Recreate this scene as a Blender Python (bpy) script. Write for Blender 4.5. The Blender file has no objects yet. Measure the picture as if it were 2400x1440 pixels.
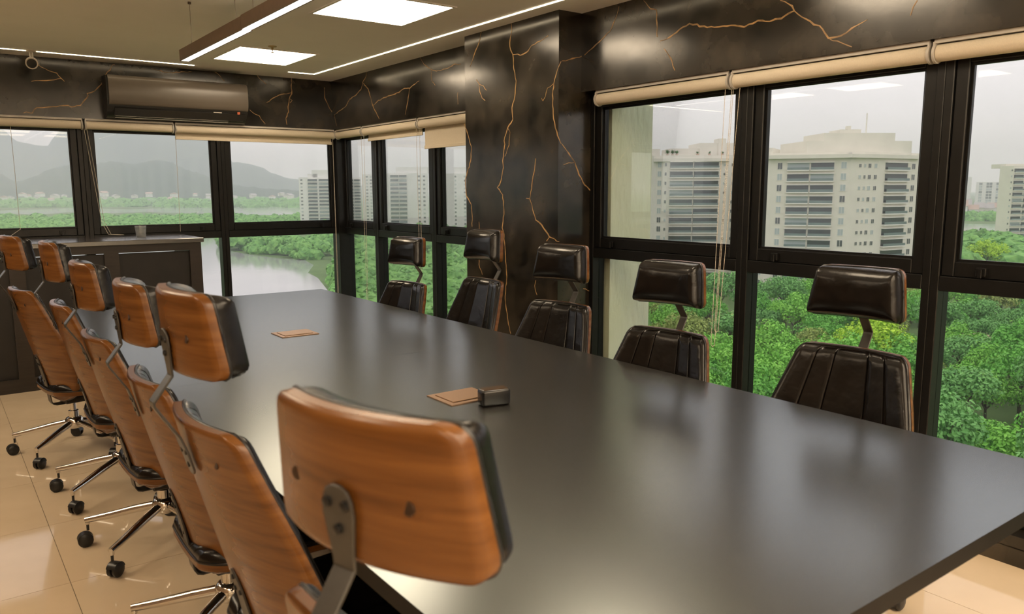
import bpy, bmesh, math, random
from mathutils import Vector, Matrix
random.seed(7)
SC = bpy.context.scene
COL = SC.collection
PI = math.pi

# ------------------------------------------------------------------ camera
CAM = Vector((0.0, 0.0, 1.45))
FPX, YAW, PITCH, ROLL = 1837.95, 0.640185, 0.147713, -0.0032669
FW = Vector((math.sin(YAW)*math.cos(PITCH), math.cos(YAW)*math.cos(PITCH), -math.sin(PITCH)))
RT = Vector((math.cos(YAW), -math.sin(YAW), 0.0))
UP = RT.cross(FW)
_c, _s = math.cos(ROLL), math.sin(ROLL)
RT, UP = RT*_c + UP*_s, UP*_c - RT*_s
cam_d = bpy.data.cameras.new('camera')
cam_d.sensor_width = 36.0
cam_d.lens = 36.0*FPX/2400.0
cam_d.clip_start = 0.05
cam_d.clip_end = 20000
cam_d.dof.use_dof = True
cam_d.dof.focus_distance = 5.0
cam_d.dof.aperture_fstop = 5.6
cam = bpy.data.objects.new('camera', cam_d)
COL.objects.link(cam)
m3 = Matrix((RT, UP, -FW)).transposed()
cam.matrix_world = Matrix.Translation(CAM) @ m3.to_4x4()
SC.camera = cam

# ------------------------------------------------------------------ sky, exposure
SC.view_settings.view_transform = 'Standard'
SC.view_settings.look = 'None'
SC.view_settings.exposure = 0.0
SC.view_settings.gamma = 1.0
SC.view_settings.use_curve_mapping = False
world = bpy.data.worlds.new('overcast_sky')
SC.world = world
world.use_nodes = True
nt = world.node_tree
nt.nodes.clear()
w_out = nt.nodes.new('ShaderNodeOutputWorld')
w_bg = nt.nodes.new('ShaderNodeBackground')
w_co = nt.nodes.new('ShaderNodeTexCoord')
w_mp = nt.nodes.new('ShaderNodeMapping')
w_mp.inputs['Scale'].default_value = (1.6, 1.6, 6.0)
w_no = nt.nodes.new('ShaderNodeTexNoise')
w_no.inputs['Scale'].default_value = 1.7
w_no.inputs['Detail'].default_value = 5.0
w_cr = nt.nodes.new('ShaderNodeValToRGB')
SKY_A, SKY_B = (0.70, 0.648, 0.675, 1), (0.83, 0.77, 0.80, 1)
w_cr.color_ramp.elements[0].position = 0.3
w_cr.color_ramp.elements[0].color = SKY_A
w_cr.color_ramp.elements[1].position = 0.7
w_cr.color_ramp.elements[1].color = SKY_B
nt.links.new(w_co.outputs['Generated'], w_mp.inputs['Vector'])
nt.links.new(w_mp.outputs['Vector'], w_no.inputs['Vector'])
nt.links.new(w_no.outputs['Fac'], w_cr.inputs['Fac'])
nt.links.new(w_cr.outputs['Color'], w_bg.inputs['Color'])
w_bg.inputs['Strength'].default_value = 1.7
nt.links.new(w_bg.outputs['Background'], w_out.inputs['Surface'])
SC.cycles.use_denoising = True
SC.cycles.sample_clamp_indirect = 6.0
SC.cycles.caustics_reflective = False
SC.cycles.caustics_refractive = False
SC.cycles.transparent_max_bounces = 12
SC.cycles.max_bounces = 7
SC.cycles.diffuse_bounces = 3
SC.cycles.glossy_bounces = 4
SC.cycles.use_adaptive_sampling = True
SC.cycles.adaptive_threshold = 0.05
SC.cycles.volume_bounces = 1

HAZE = 1/3500.0
PANEL_L, PANEL_C = 17.5, (1.0, 0.80, 0.56)
STRIP_L, STRIP_C = 10.0, (1.0, 0.80, 0.52)
PEND_L, PEND_C = 3.5, (1.0, 0.90, 0.80)

# ------------------------------------------------------------------ helpers
def link(o, parent=None):
    COL.objects.link(o)
    if parent is not None:
        o.parent = parent
    return o

def tag(o, label=None, cat=None, group=None, kind=None):
    if label: o['label'] = label
    if cat: o['category'] = cat
    if group: o['group'] = group
    if kind: o['kind'] = kind
    return o

def empty(name, loc=(0, 0, 0), rz=0.0):
    o = bpy.data.objects.new(name, None)
    o.empty_display_size = 0.1
    link(o)
    o.location = loc
    o.rotation_euler = (0, 0, rz)
    return o

class MB:
    """collects faces, then links them as one mesh object"""
    def __init__(self):
        self.v, self.f, self.m = [], [], []
    def quadf(self, idx, mi=0):
        self.f.append(tuple(idx)); self.m.append(mi)
    def box(self, x0, y0, z0, x1, y1, z1, mi=0):
        b = len(self.v)
        self.v += [(x0,y0,z0),(x1,y0,z0),(x1,y1,z0),(x0,y1,z0),(x0,y0,z1),(x1,y0,z1),(x1,y1,z1),(x0,y1,z1)]
        for q in ((0,3,2,1),(4,5,6,7),(0,1,5,4),(1,2,6,5),(2,3,7,6),(3,0,4,7)):
            self.quadf([b+i for i in q], mi)
        return self
    def obox(self, c, ax, ay, az, mi=0):
        """box from centre and three half-axis vectors"""
        c, ax, ay, az = map(Vector, (c, ax, ay, az))
        b = len(self.v)
        for sz in (-1, 1):
            for sx, sy in ((-1,-1),(1,-1),(1,1),(-1,1)):
                self.v.append(tuple(c+ax*sx+ay*sy+az*sz))
        for q in ((0,3,2,1),(4,5,6,7),(0,1,5,4),(1,2,6,5),(2,3,7,6),(3,0,4,7)):
            self.quadf([b+i for i in q], mi)
        return self
    def prism(self, poly, fn0, fn1, mi=0):
        """extrude a 2-D polygon: fn0/fn1 map (a,b) to 3-D at both ends"""
        n, b = len(poly), len(self.v)
        self.v += [tuple(fn0(*p)) for p in poly] + [tuple(fn1(*p)) for p in poly]
        self.quadf([b+i for i in range(n)][::-1], mi)
        self.quadf([b+n+i for i in range(n)], mi)
        for i in range(n):
            j = (i+1) % n
            self.quadf([b+i, b+j, b+n+j, b+n+i], mi)
        return self
    def lathe(self, prof, seg=24, c=(0,0,0), axis='z', mi=0, caps=True):
        b = len(self.v)
        c = Vector(c)
        for r, h in prof:
            for k in range(seg):
                a = 2*PI*k/seg
                p = {'z': (r*math.cos(a), r*math.sin(a), h), 'y': (r*math.cos(a), h, r*math.sin(a)), 'x': (h, r*math.cos(a), r*math.sin(a))}[axis]
                self.v.append(tuple(c+Vector(p)))
        for i in range(len(prof)-1):
            for k in range(seg):
                k2 = (k+1) % seg
                self.quadf([b+i*seg+k, b+i*seg+k2, b+(i+1)*seg+k2, b+(i+1)*seg+k], mi)
        if caps:
            self.quadf([b+k for k in range(seg)][::-1], mi)
            e = b+(len(prof)-1)*seg
            self.quadf([e+k for k in range(seg)], mi)
        return self
    def tube(self, pts, r, seg=8, mi=0, closed=False):
        pts = [Vector(p) for p in pts]
        n = len(pts)
        rs = r if isinstance(r, (list, tuple)) else [r]*n
        b = len(self.v)
        prev = None
        for i, p in enumerate(pts):
            if closed:
                t = pts[(i+1) % n]-pts[i-1]
            else:
                t = pts[min(i+1, n-1)]-pts[max(i-1, 0)]
            t.normalize()
            if prev is None:
                a = Vector((0,0,1)) if abs(t.z) < 0.9 else Vector((1,0,0))
                u = t.cross(a).normalized()
            else:
                u = (prev - t*prev.dot(t)).normalized()
            prev = u
            w = t.cross(u)
            for k in range(seg):
                an = 2*PI*k/seg
                self.v.append(tuple(p+(u*math.cos(an)+w*math.sin(an))*rs[i]))
        m = n if closed else n-1
        for i in range(m):
            j = (i+1) % n
            for k in range(seg):
                k2 = (k+1) % seg
                self.quadf([b+i*seg+k, b+i*seg+k2, b+j*seg+k2, b+j*seg+k], mi)
        if not closed:
            self.quadf([b+k for k in range(seg)][::-1], mi)
            self.quadf([b+(n-1)*seg+k for k in range(seg)], mi)
        return self
    def bar(self, path, widths, th, mi=0):
        """flat bar bent in the y-z plane; path = [(y,z)], widths along x"""
        n, b = len(path), len(self.v)
        for i, (y, z) in enumerate(path):
            ta = Vector(path[min(i+1, n-1)])-Vector(path[max(i-1, 0)])
            ta.normalize()
            nx, nz = -ta.y*th/2, ta.x*th/2
            w = widths[i]/2
            self.v += [(-w, y+nx, z+nz), (w, y+nx, z+nz), (w, y-nx, z-nz), (-w, y-nx, z-nz)]
        for i in range(n-1):
            for k in range(4):
                k2 = (k+1) % 4
                self.quadf([b+i*4+k, b+i*4+k2, b+i*4+4+k2, b+i*4+4+k], mi)
        self.quadf([b+3, b+2, b+1, b], mi)
        self.quadf([b+(n-1)*4+k for k in range(4)], mi)
        return self
    def mesh(self, name, mats, smooth=None, bevel=0.0, bseg=2):
        me = bpy.data.meshes.new(name)
        bm = bmesh.new()
        vs = [bm.verts.new(v) for v in self.v]
        for f, mi in zip(self.f, self.m):
            try:
                fc = bm.faces.new([vs[i] for i in f])
                fc.material_index = mi
            except ValueError:
                pass
        bmesh.ops.recalc_face_normals(bm, faces=bm.faces)
        if bevel > 0:
            es = [e for e in bm.edges if len(e.link_faces) == 2 and e.calc_face_angle(0) > 0.6]
            bmesh.ops.bevel(bm, geom=es, offset=bevel, segments=bseg, affect='EDGES', profile=0.5, clamp_overlap=True)
        bm.to_mesh(me)
        bm.free()
        for mt in (mats if isinstance(mats, (list, tuple)) else [mats]):
            me.materials.append(mt)
        if smooth is not None:
            me.polygons.foreach_set('use_smooth', [True]*len(me.polygons))
            me.set_sharp_from_angle(angle=math.radians(smooth))
        return me
    def build(self, name, mats, parent=None, smooth=None, bevel=0.0, bseg=2, loc=None):
        o = bpy.data.objects.new(name, self.mesh(name, mats, smooth, bevel, bseg))
        link(o, parent)
        if loc is not None:
            o.location = loc
        return o

def inst(name, me, parent=None, loc=(0,0,0), rot=(0,0,0), scale=(1,1,1)):
    o = bpy.data.objects.new(name, me)
    link(o, parent)
    o.location = loc; o.rotation_euler = rot; o.scale = scale
    return o

CHILD = {}
def kids(o):
    return [c for c in COL.objects if c.parent == o]
def copy_tree(o, parent=None):
    c = o.copy()
    COL.objects.link(c)
    c.parent = parent
    for ch in KID.get(o.name, []):
        copy_tree(ch, c)
    return c
KID = {}
def index_kids():
    KID.clear()
    for o in COL.objects:
        if o.parent is not None:
            KID.setdefault(o.parent.name, []).append(o)

# ------------------------------------------------------------------ materials
def mat(name, color, rough=0.5, metal=0.0, spec=0.5, vary=0.08, nscale=12.0, stretch=(1,1,1), bump=0.0, bscale=80.0, coat=0.0, rvary=0.0, color2=None, emis=None, estr=0.0, trans=0.0, ior=1.45, detail=4.0, bstretch=(1,1,1), lo=0.3, hi=0.7, bdist=0.01):
    m = bpy.data.materials.new(name)
    m.use_nodes = True
    nt = m.node_tree
    bs = nt.nodes['Principled BSDF']
    bs.inputs['Roughness'].default_value = rough
    bs.inputs['Metallic'].default_value = metal
    bs.inputs['Specular IOR Level'].default_value = spec
    bs.inputs['Coat Weight'].default_value = coat
    bs.inputs['Coat Roughness'].default_value = 0.05
    bs.inputs['IOR'].default_value = ior
    bs.inputs['Transmission Weight'].default_value = trans
    co = nt.nodes.new('ShaderNodeTexCoord')
    mp = nt.nodes.new('ShaderNodeMapping')
    mp.inputs['Scale'].default_value = stretch
    nt.links.new(co.outputs['Object'], mp.inputs['Vector'])
    no = nt.nodes.new('ShaderNodeTexNoise')
    no.inputs['Scale'].default_value = nscale
    no.inputs['Detail'].default_value = detail
    nt.links.new(mp.outputs['Vector'], no.inputs['Vector'])
    cr = nt.nodes.new('ShaderNodeValToRGB')
    a = color
    b = color2 if color2 else tuple(min(1, c*(1+vary)) for c in color)
    if not color2:
        a = tuple(c*(1-vary) for c in color)
    cr.color_ramp.elements[0].position = lo
    cr.color_ramp.elements[1].position = hi
    cr.color_ramp.elements[0].color = (*a, 1)
    cr.color_ramp.elements[1].color = (*b, 1)
    nt.links.new(no.outputs['Fac'], cr.inputs['Fac'])
    nt.links.new(cr.outputs['Color'], bs.inputs['Base Color'])
    if rvary > 0:
        mr = nt.nodes.new('ShaderNodeMapRange')
        mr.inputs['To Min'].default_value = max(0.0, rough-rvary)
        mr.inputs['To Max'].default_value = rough+rvary
        nt.links.new(no.outputs['Fac'], mr.inputs['Value'])
        nt.links.new(mr.outputs['Result'], bs.inputs['Roughness'])
    if bump > 0:
        mp2 = nt.nodes.new('ShaderNodeMapping')
        mp2.inputs['Scale'].default_value = bstretch
        nt.links.new(co.outputs['Object'], mp2.inputs['Vector'])
        nb = nt.nodes.new('ShaderNodeTexNoise')
        nb.inputs['Scale'].default_value = bscale
        nb.inputs['Detail'].default_value = 3.0
        nt.links.new(mp2.outputs['Vector'], nb.inputs['Vector'])
        bp = nt.nodes.new('ShaderNodeBump')
        bp.inputs['Strength'].default_value = bump
        bp.inputs['Distance'].default_value = bdist
        nt.links.new(nb.outputs['Fac'], bp.inputs['Height'])
        nt.links.new(bp.outputs['Normal'], bs.inputs['Normal'])
    if emis:
        bs.inputs['Emission Color'].default_value = (*emis, 1)
        bs.inputs['Emission Strength'].default_value = estr
    return m

def glass_mat(name, tint, fac_scale=1.0, ior=1.5):
    m = bpy.data.materials.new(name)
    m.use_nodes = True
    nt = m.node_tree
    nt.nodes.clear()
    out = nt.nodes.new('ShaderNodeOutputMaterial')
    tr = nt.nodes.new('ShaderNodeBsdfTransparent')
    co = nt.nodes.new('ShaderNodeTexCoord')
    no = nt.nodes.new('ShaderNodeTexNoise')
    no.inputs['Scale'].default_value = 3.0
    cr = nt.nodes.new('ShaderNodeValToRGB')
    cr.color_ramp.elements[0].color = (*[c*0.985 for c in tint], 1)
    cr.color_ramp.elements[1].color = (*tint, 1)
    nt.links.new(co.outputs['Object'], no.inputs['Vector'])
    nt.links.new(no.outputs['Fac'], cr.inputs['Fac'])
    nt.links.new(cr.outputs['Color'], tr.inputs['Color'])
    gl = nt.nodes.new('ShaderNodeBsdfGlossy')
    gl.inputs['Roughness'].default_value = 0.0
    fr = nt.nodes.new('ShaderNodeFresnel')
    fr.inputs['IOR'].default_value = ior
    mu = nt.nodes.new('ShaderNodeMath')
    mu.operation = 'MULTIPLY'
    mu.inputs[1].default_value = fac_scale
    nt.links.new(fr.outputs['Fac'], mu.inputs[0])
    mx = nt.nodes.new('ShaderNodeMixShader')
    nt.links.new(mu.outputs[0], mx.inputs['Fac'])
    nt.links.new(tr.outputs[0], mx.inputs[1])
    nt.links.new(gl.outputs[0], mx.inputs[2])
    nt.links.new(mx.outputs[0], out.inputs['Surface'])
    return m

def emit_mat(name, color, strength):
    m = mat(name, (0.8, 0.8, 0.8), 0.5, emis=color, estr=strength)
    return m

def stone_mat():
    m = mat('black_marble', (0.006, 0.005, 0.004), 0.20, spec=0.5, ior=1.6, nscale=5.0, color2=(0.048, 0.038, 0.026), detail=6.0, rvary=0.08, lo=0.35, hi=0.75)
    nt = m.node_tree
    bs = nt.nodes['Principled BSDF']
    co = nt.nodes['Texture Coordinate']
    nb = nt.nodes.new('ShaderNodeTexNoise')
    nb.inputs['Scale'].default_value = 7.0
    nb.inputs['Detail'].default_value = 5.0
    nb.inputs['Roughness'].default_value = 0.7
    nt.links.new(co.outputs['Object'], nb.inputs['Vector'])
    bp = nt.nodes.new('ShaderNodeBump')
    bp.inputs['Strength'].default_value = 0.025
    bp.inputs['Distance'].default_value = 0.01
    nt.links.new(nb.outputs['Fac'], bp.inputs['Height'])
    nt.links.new(bp.outputs['Normal'], bs.inputs['Normal'])
    return m

M = {}
M['stone'] = stone_mat()
M['vein'] = mat('gold_vein', (0.36, 0.21, 0.085), 0.35, nscale=20, vary=0.5)
M['ceiling'] = mat('ceiling_paint', (0.88, 0.87, 0.85), 0.8, vary=0.02, nscale=3)
M['wall'] = mat('wall_paint', (0.82, 0.78, 0.72), 0.8, vary=0.03, nscale=3)
M['walldark'] = mat('walnut_wall', (0.16, 0.10, 0.06), 0.6, vary=0.2, nscale=3, stretch=(1, 1, 8))
M['tile'] = mat('polished_porcelain', (0.58, 0.46, 0.32), 0.06, spec=0.5, nscale=4.0, color2=(0.64, 0.51, 0.36), coat=0.0, detail=4)
M['grout'] = mat('grout', (0.16, 0.12, 0.08), 0.9, nscale=40)
M['frame'] = mat('black_aluminium', (0.006, 0.006, 0.006), 0.33, spec=0.35, nscale=30, vary=0.2)
M['glass'] = glass_mat('window_glass', (0.97, 0.985, 0.98), 0.30)
M['blind'] = mat('blind_fabric', (0.66, 0.58, 0.46), 0.75, nscale=200, vary=0.05, bump=0.1, bscale=500)
M['blindrail'] = mat('blind_rail', (0.50, 0.47, 0.43), 0.4, nscale=20, vary=0.03)
M['chain'] = mat('bead_chain_plastic', (0.62, 0.55, 0.45), 0.4, nscale=50, vary=0.05)
M['wood'] = mat('walnut_veneer', (0.090, 0.0315, 0.0072), 0.27, spec=0.4, nscale=9.0, stretch=(0.35, 1, 6.5), color2=(0.185, 0.075, 0.019), detail=5, coat=0.0, lo=0.25, hi=0.75)
M['woodedge'] = mat('veneer_edge', (0.42, 0.15, 0.04), 0.35, nscale=30, vary=0.1)
M['leather'] = mat('black_leather', (0.0045, 0.0035, 0.003), 0.24, spec=0.35, nscale=30, color2=(0.007, 0.0055, 0.0045), bump=0.22, bscale=16, rvary=0.05)
M['piping'] = mat('leather_piping', (0.010, 0.009, 0.009), 0.3, spec=0.5, nscale=80, vary=0.2)
M['blacksteel'] = mat('black_steel', (0.035, 0.032, 0.028), 0.35, spec=0.6, nscale=60, vary=0.15)
M['bolt'] = mat('bolt_black', (0.012, 0.012, 0.012), 0.35, nscale=60)
M['plug'] = mat('dark_plug', (0.030, 0.014, 0.006), 0.5, nscale=60)
M['chrome'] = mat('chrome', (0.72, 0.70, 0.67), 0.10, metal=1.0, nscale=40, vary=0.03)
M['caster'] = mat('black_nylon', (0.012, 0.012, 0.012), 0.35, nscale=60, vary=0.2)
M['table'] = mat('dark_table_laminate', (0.013, 0.0105, 0.009), 0.25, spec=0.5, ior=3.2, nscale=5.0, stretch=(12, 0.7, 1), color2=(0.015, 0.0122, 0.0105), detail=4)
M['table'].node_tree.nodes['Principled BSDF'].inputs['Specular Tint'].default_value = (0.86, 0.96, 1.0, 1)
M['tableedge'] = mat('table_edge', (0.005, 0.0045, 0.004), 0.5, spec=0.2, nscale=40)
M['bronze'] = mat('bronze_anodised', (0.30, 0.19, 0.12), 0.40, metal=0.6, nscale=200, stretch=(8, 1, 1), vary=0.08)
M['device'] = mat('black_plastic', (0.010, 0.009, 0.009), 0.25, spec=0.5, nscale=50)
M['devicetop'] = mat('bronze_plastic', (0.10, 0.06, 0.035), 0.25, metal=0.4, nscale=50)
M['cabinet'] = mat('dark_cabinet', (0.022, 0.016, 0.012), 0.45, nscale=6, stretch=(0.5, 1, 8), vary=0.25)
M['cabtop'] = mat('cabinet_top', (0.035, 0.028, 0.023), 0.22, spec=0.5, ior=2.2, nscale=6, stretch=(0.5, 8, 1), vary=0.2)
M['cabpanel'] = mat('cabinet_panel', (0.012, 0.010, 0.009), 0.5, nscale=8, vary=0.2)
M['acpanel'] = mat('ac_mirror_grey', (0.13, 0.11, 0.09), 0.30, spec=0.5, nscale=4, vary=0.04)
M['acbody'] = mat('ac_dark_body', (0.018, 0.017, 0.016), 0.35, nscale=10)
M['sticker'] = mat('orange_sticker', (0.50, 0.10, 0.03), 0.5, nscale=20)
M['white'] = mat('white_plastic', (0.62, 0.58, 0.52), 0.4, nscale=20, vary=0.02)
M['lens'] = mat('dark_lens', (0.006, 0.008, 0.007), 0.1, nscale=20)
M['pendant'] = mat('bronze_profile', (0.17, 0.11, 0.07), 0.45, metal=0.3, nscale=30)
M['wire'] = mat('steel_wire', (0.12, 0.10, 0.08), 0.4, metal=0.7, nscale=30)
M['brass'] = mat('brass', (0.45, 0.32, 0.16), 0.3, metal=0.9, nscale=30)
M['cup'] = mat('clear_tumbler', (0.90, 0.93, 0.95), 0.08, trans=0.8, nscale=20, vary=0.02)
M['fin'] = mat('rough_green_render', (0.76, 0.82, 0.60), 0.9, nscale=3, color2=(0.84, 0.88, 0.69), bump=0.9, bscale=28, bstretch=(1, 1, 0.35))
M['panel'] = emit_mat('panel_light', PANEL_C, PANEL_L)
M['strip'] = emit_mat('strip_light', STRIP_C, STRIP_L)
M['uplight'] = emit_mat('pendant_uplight', (1.0, 0.80, 0.55), 22.0)
M['pendlight'] = emit_mat('pendant_light', PEND_C, PEND_L)

# ------------------------------------------------------------------ room shell
X0, X1, Y0, Y1, ZC = -2.2, 3.36, -3.2, 7.36, 2.50
floor = MB().box(X0-0.1, Y0-0.1, -0.25, 3.56, 7.56, -0.003).build('floor', M['grout'])
tag(floor, kind='structure')
TX, TY, TXO, TYO = 0.6213, 0.635, 0.317, 3.20
tile_me = {}
i0, i1 = math.floor((X0-TXO)/TX), math.ceil((X1-TXO)/TX)
j0, j1 = math.floor((Y0-TYO)/TY), math.ceil((Y1-TYO)/TY)
for i in range(i0, i1):
    for j in range(j0, j1):
        xa, xb = max(X0, TXO+i*TX), min(X1, TXO+(i+1)*TX)
        ya, yb = max(Y0, TYO+j*TY), min(Y1, TYO+(j+1)*TY)
        if xb-xa < 0.02 or yb-ya < 0.02:
            continue
        key = (round(xb-xa, 3), round(yb-ya, 3))
        if key not in tile_me:
            g = 0.0011
            tile_me[key] = MB().box(g, g, -0.012, key[0]-g, key[1]-g, 0.0).mesh('floor_tile', M['tile'])
        inst('floor_tile', tile_me[key], floor, (xa, ya, 0))
ceiling = MB().box(X0-0.1, Y0-0.1, ZC, 3.62, 7.62, ZC+0.2).build('ceiling', M['ceiling'])
tag(ceiling, kind='structure')
BZ = 2.04
wall_back = MB().box(X0-0.1, 7.33, BZ, 3.60, 7.60, ZC).box(X0-0.1, 7.36, 0, 3.60, 7.46, 0.12).build('wall_back', M['stone'])
wall_right = MB().box(3.28, Y0-0.1, BZ, 3.60, 7.33, ZC).box(3.275, Y0, 0, 3.46, 3.689, 0.118).box(3.275, 4.701, 0, 3.46, 7.355, 0.118).box(3.268, Y0, 0, 3.275, 3.689, 0.07).build('wall_right', M['stone'])
pillar = MB().box(3.10, 3.69, 0, 3.28, 4.70, ZC).box(3.28, 3.69, 0, 3.465, 4.70, BZ).build('wall_pillar', M['stone'])
wall_left = MB().box(X0-0.1, Y0-0.1, 0, X0, 7.36, ZC).build('wall_left', M['walldark'])
wall_front = MB().box(X0, Y0-0.1, 0, 3.36, Y0, ZC).build('wall_front', M['wall'])
wall_outside = MB().box(3.475, 3.62, -31.9, 3.836, 4.80, 4.5).build('wall_outside', M['fin'])
for o in (wall_back, wall_right, pillar, wall_left, wall_front, wall_outside):
    tag(o, kind='structure')
tag(wall_back, label='black marble band with gold veins above the far windows')
tag(wall_right, label='black marble band with gold veins above the right-hand windows')
tag(pillar, label='black marble pillar with long gold veins between the windows')
tag(wall_outside, label='pale green roughcast outer wall seen through the window beside the pillar')
VEIN_COLUMN=[[(4.160,2.499),(4.152,2.458),(4.176,2.384),(4.168,2.339),(4.143,2.305),(4.135,2.221),(4.109,2.139),(4.124,2.043),(4.155,1.975),(4.145,1.903),(4.202,1.853),(4.242,1.773),(4.234,1.750),(4.259,1.645),(4.251,1.599),(4.284,1.506),(4.322,1.469),(4.261,1.422),(4.253,1.356),(4.247,1.292),(4.268,1.201),(4.255,1.179),(4.236,1.050),(4.218,0.876),(4.239,0.743),(4.214,0.598),(4.176,0.494)],
[(4.202,1.853),(4.176,1.824),(4.187,1.743),(4.235,1.672)],
[(4.143,2.305),(4.093,2.302),(4.064,2.290),(4.005,2.299),(3.948,2.334),(3.864,2.347),(3.789,2.368)],
[(4.494,2.499),(4.512,2.451),(4.573,2.377),(4.635,2.291)],
[(4.559,2.197),(4.528,2.166),(4.517,2.109),(4.492,2.069),(4.456,2.049)],
[(4.528,2.166),(4.474,2.146),(4.441,2.115)],
[(3.669,2.203),(3.701,2.160),(3.727,2.105),(3.744,2.041),(3.739,1.907),(3.718,1.822),(3.671,1.735),(3.662,1.725)],
[(3.740,2.082),(3.794,2.063),(3.814,2.014),(3.838,1.991),(3.852,2.009)],
[(4.715,1.915),(4.680,1.854),(4.628,1.754),(4.639,1.657),(4.714,1.520),(4.698,1.411),(4.636,1.351),(4.628,1.276),(4.630,1.196)],
[(3.907,1.647),(3.918,1.582),(3.947,1.485),(3.969,1.396),(4.006,1.400)],
[(3.969,1.396),(3.947,1.360),(3.906,1.264),(3.849,1.237),(3.803,1.196),(3.770,1.163),(3.677,1.138)],
[(3.770,1.163),(3.798,1.137)],
[(4.544,1.235),(4.539,1.096),(4.549,0.936),(4.508,0.867)],
[(3.905,0.881),(3.917,0.843),(3.893,0.787)],
]
VEIN_RETURN=[[(3.129,1.725),(3.184,1.671),(3.231,1.621),(3.267,1.544),(3.314,1.483),(3.375,1.439),(3.448,1.401)],
[(3.231,1.621),(3.185,1.616),(3.142,1.604)],
[(3.125,2.211),(3.179,2.223),(3.235,2.240),(3.286,2.255)],
[(3.311,0.831),(3.375,0.811),(3.415,0.782),(3.447,0.762)],
]
VEIN_RIGHT=[[(3.664,2.255),(3.626,2.273),(3.564,2.301),(3.492,2.335),(3.445,2.359),(3.416,2.402),(3.388,2.444),(3.374,2.484)],
[(3.183,2.481),(3.130,2.428),(3.087,2.415),(3.075,2.271)],
[(3.053,2.247),(2.984,2.257),(2.917,2.286),(2.851,2.305),(2.735,2.267),(2.588,2.253),(2.506,2.232),(2.428,2.249),(2.362,2.234),(2.299,2.237),(2.233,2.260),(2.245,2.283),(2.309,2.319)],
[(2.233,2.260),(2.165,2.210),(2.084,2.155),(2.053,2.112),(1.998,2.112),(1.945,2.137),(1.876,2.161)],
[(2.053,2.112),(1.940,2.059)],
[(3.023,2.202),(2.973,2.145),(2.943,2.080)],
[(1.669,2.201),(1.693,2.146)],
[(6.555,2.503),(6.579,2.459),(6.646,2.416),(6.682,2.359),(6.784,2.322),(6.921,2.296),(7.018,2.237),(7.115,2.215),(7.276,2.180)],
[(6.646,2.416),(6.543,2.354),(6.506,2.286),(6.460,2.199),(6.345,2.075)],
[(6.460,2.199),(6.366,2.227),(6.245,2.247),(6.090,2.255),(5.959,2.268),(5.885,2.287),(5.796,2.278),(5.638,2.320)],
[(5.796,2.278),(5.827,2.179),(5.877,2.075)],
[(5.614,2.503),(5.561,2.442),(5.443,2.384),(5.369,2.365),(5.204,2.366),(5.104,2.385),(5.027,2.375)],
[(5.454,2.386),(5.446,2.309),(5.394,2.261)],
[(5.070,2.175),(5.072,2.088)],
[(7.276,2.178),(7.236,2.074)],
]
VEIN_BACK=[[(3.210,2.439),(3.211,2.339),(3.247,2.261),(3.286,2.197)],
[(2.889,2.505),(2.880,2.435),(2.882,2.357),(2.854,2.306),(2.840,2.237),(2.843,2.188),(2.814,2.128),(2.822,2.069)],
[(2.854,2.311),(2.884,2.298),(2.862,2.273)],
[(2.877,2.366),(2.783,2.345),(2.700,2.306),(2.638,2.263)],
[(2.561,2.501),(2.598,2.461),(2.641,2.426)],
[(2.185,2.498),(2.207,2.486),(2.264,2.426)],
[(2.476,2.187),(2.523,2.151),(2.562,2.139),(2.580,2.106),(2.613,2.070)],
[(1.376,2.488),(1.359,2.484),(1.337,2.439),(1.289,2.390),(1.278,2.344),(1.240,2.296),(1.212,2.265),(1.156,2.242),(1.162,2.225),(1.134,2.187),(1.100,2.143),(1.032,2.128),(1.013,2.138),(0.952,2.131),(0.882,2.119),(0.832,2.110),(0.793,2.108),(0.773,2.093),(0.759,2.065),(0.747,2.064),(0.718,2.071),(0.699,2.062)],
[(0.825,2.439),(0.876,2.411),(0.918,2.393),(0.952,2.385),(0.979,2.348),(1.000,2.325)],
[(0.979,2.346),(0.898,2.326),(0.771,2.308)],
[(1.654,2.481),(1.687,2.475),(1.754,2.460),(1.812,2.462),(1.989,2.483)],
]

def vein(parent, pts, to3, n):
    rng = random.Random(hash((round(pts[0][0]*1000), round(pts[0][1]*1000))) & 0xffff)
    dense = []
    for (a, b), (c, d) in zip(pts[:-1], pts[1:]):
        L = math.hypot(c-a, d-b)
        k = max(1, int(L/0.022))
        for q in range(k):
            t = q/k
            jt = 0.004 if q else 0.0
            dense.append((a+(c-a)*t+rng.uniform(-jt, jt), b+(d-b)*t+rng.uniform(-jt, jt)))
    dense.append(pts[-1])
    mb = MB()
    m = len(dense)
    n = Vector(n)
    L, R = [], []
    for i, (a, b) in enumerate(dense):
        p, q = dense[max(0, i-1)], dense[min(m-1, i+1)]
        dx, dz = q[0]-p[0], q[1]-p[1]
        l = math.hypot(dx, dz) or 1
        w = (0.0026+0.0022*rng.random())*(1.0 if 2 < i < m-3 else 0.55)
        L.append((a-dz/l*w, b+dx/l*w)); R.append((a+dz/l*w, b-dx/l*w))
    for i in range(m):
        for s in (L, R):
            v = Vector(to3(*s[i]))
            mb.v += [tuple(v+n*0.0012), tuple(v-n*0.0015)]
    for i in range(m-1):
        b = i*4
        mb.quadf([b, b+2, b+6, b+4]); mb.quadf([b+1, b+5, b+7, b+3])
        mb.quadf([b, b+4, b+5, b+1]); mb.quadf([b+2, b+3, b+7, b+6])
    mb.quadf([0, 1, 3, 2]); e = (m-1)*4; mb.quadf([e, e+2, e+3, e+1])
    return mb.build('gold_vein', M['vein'], parent)
for p in VEIN_COLUMN: vein(pillar, p, lambda a, b: (3.10, a, b), (-1, 0, 0))
for p in VEIN_RETURN: vein(pillar, p, lambda a, b: (a, 3.69, b), (0, -1, 0))
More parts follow.
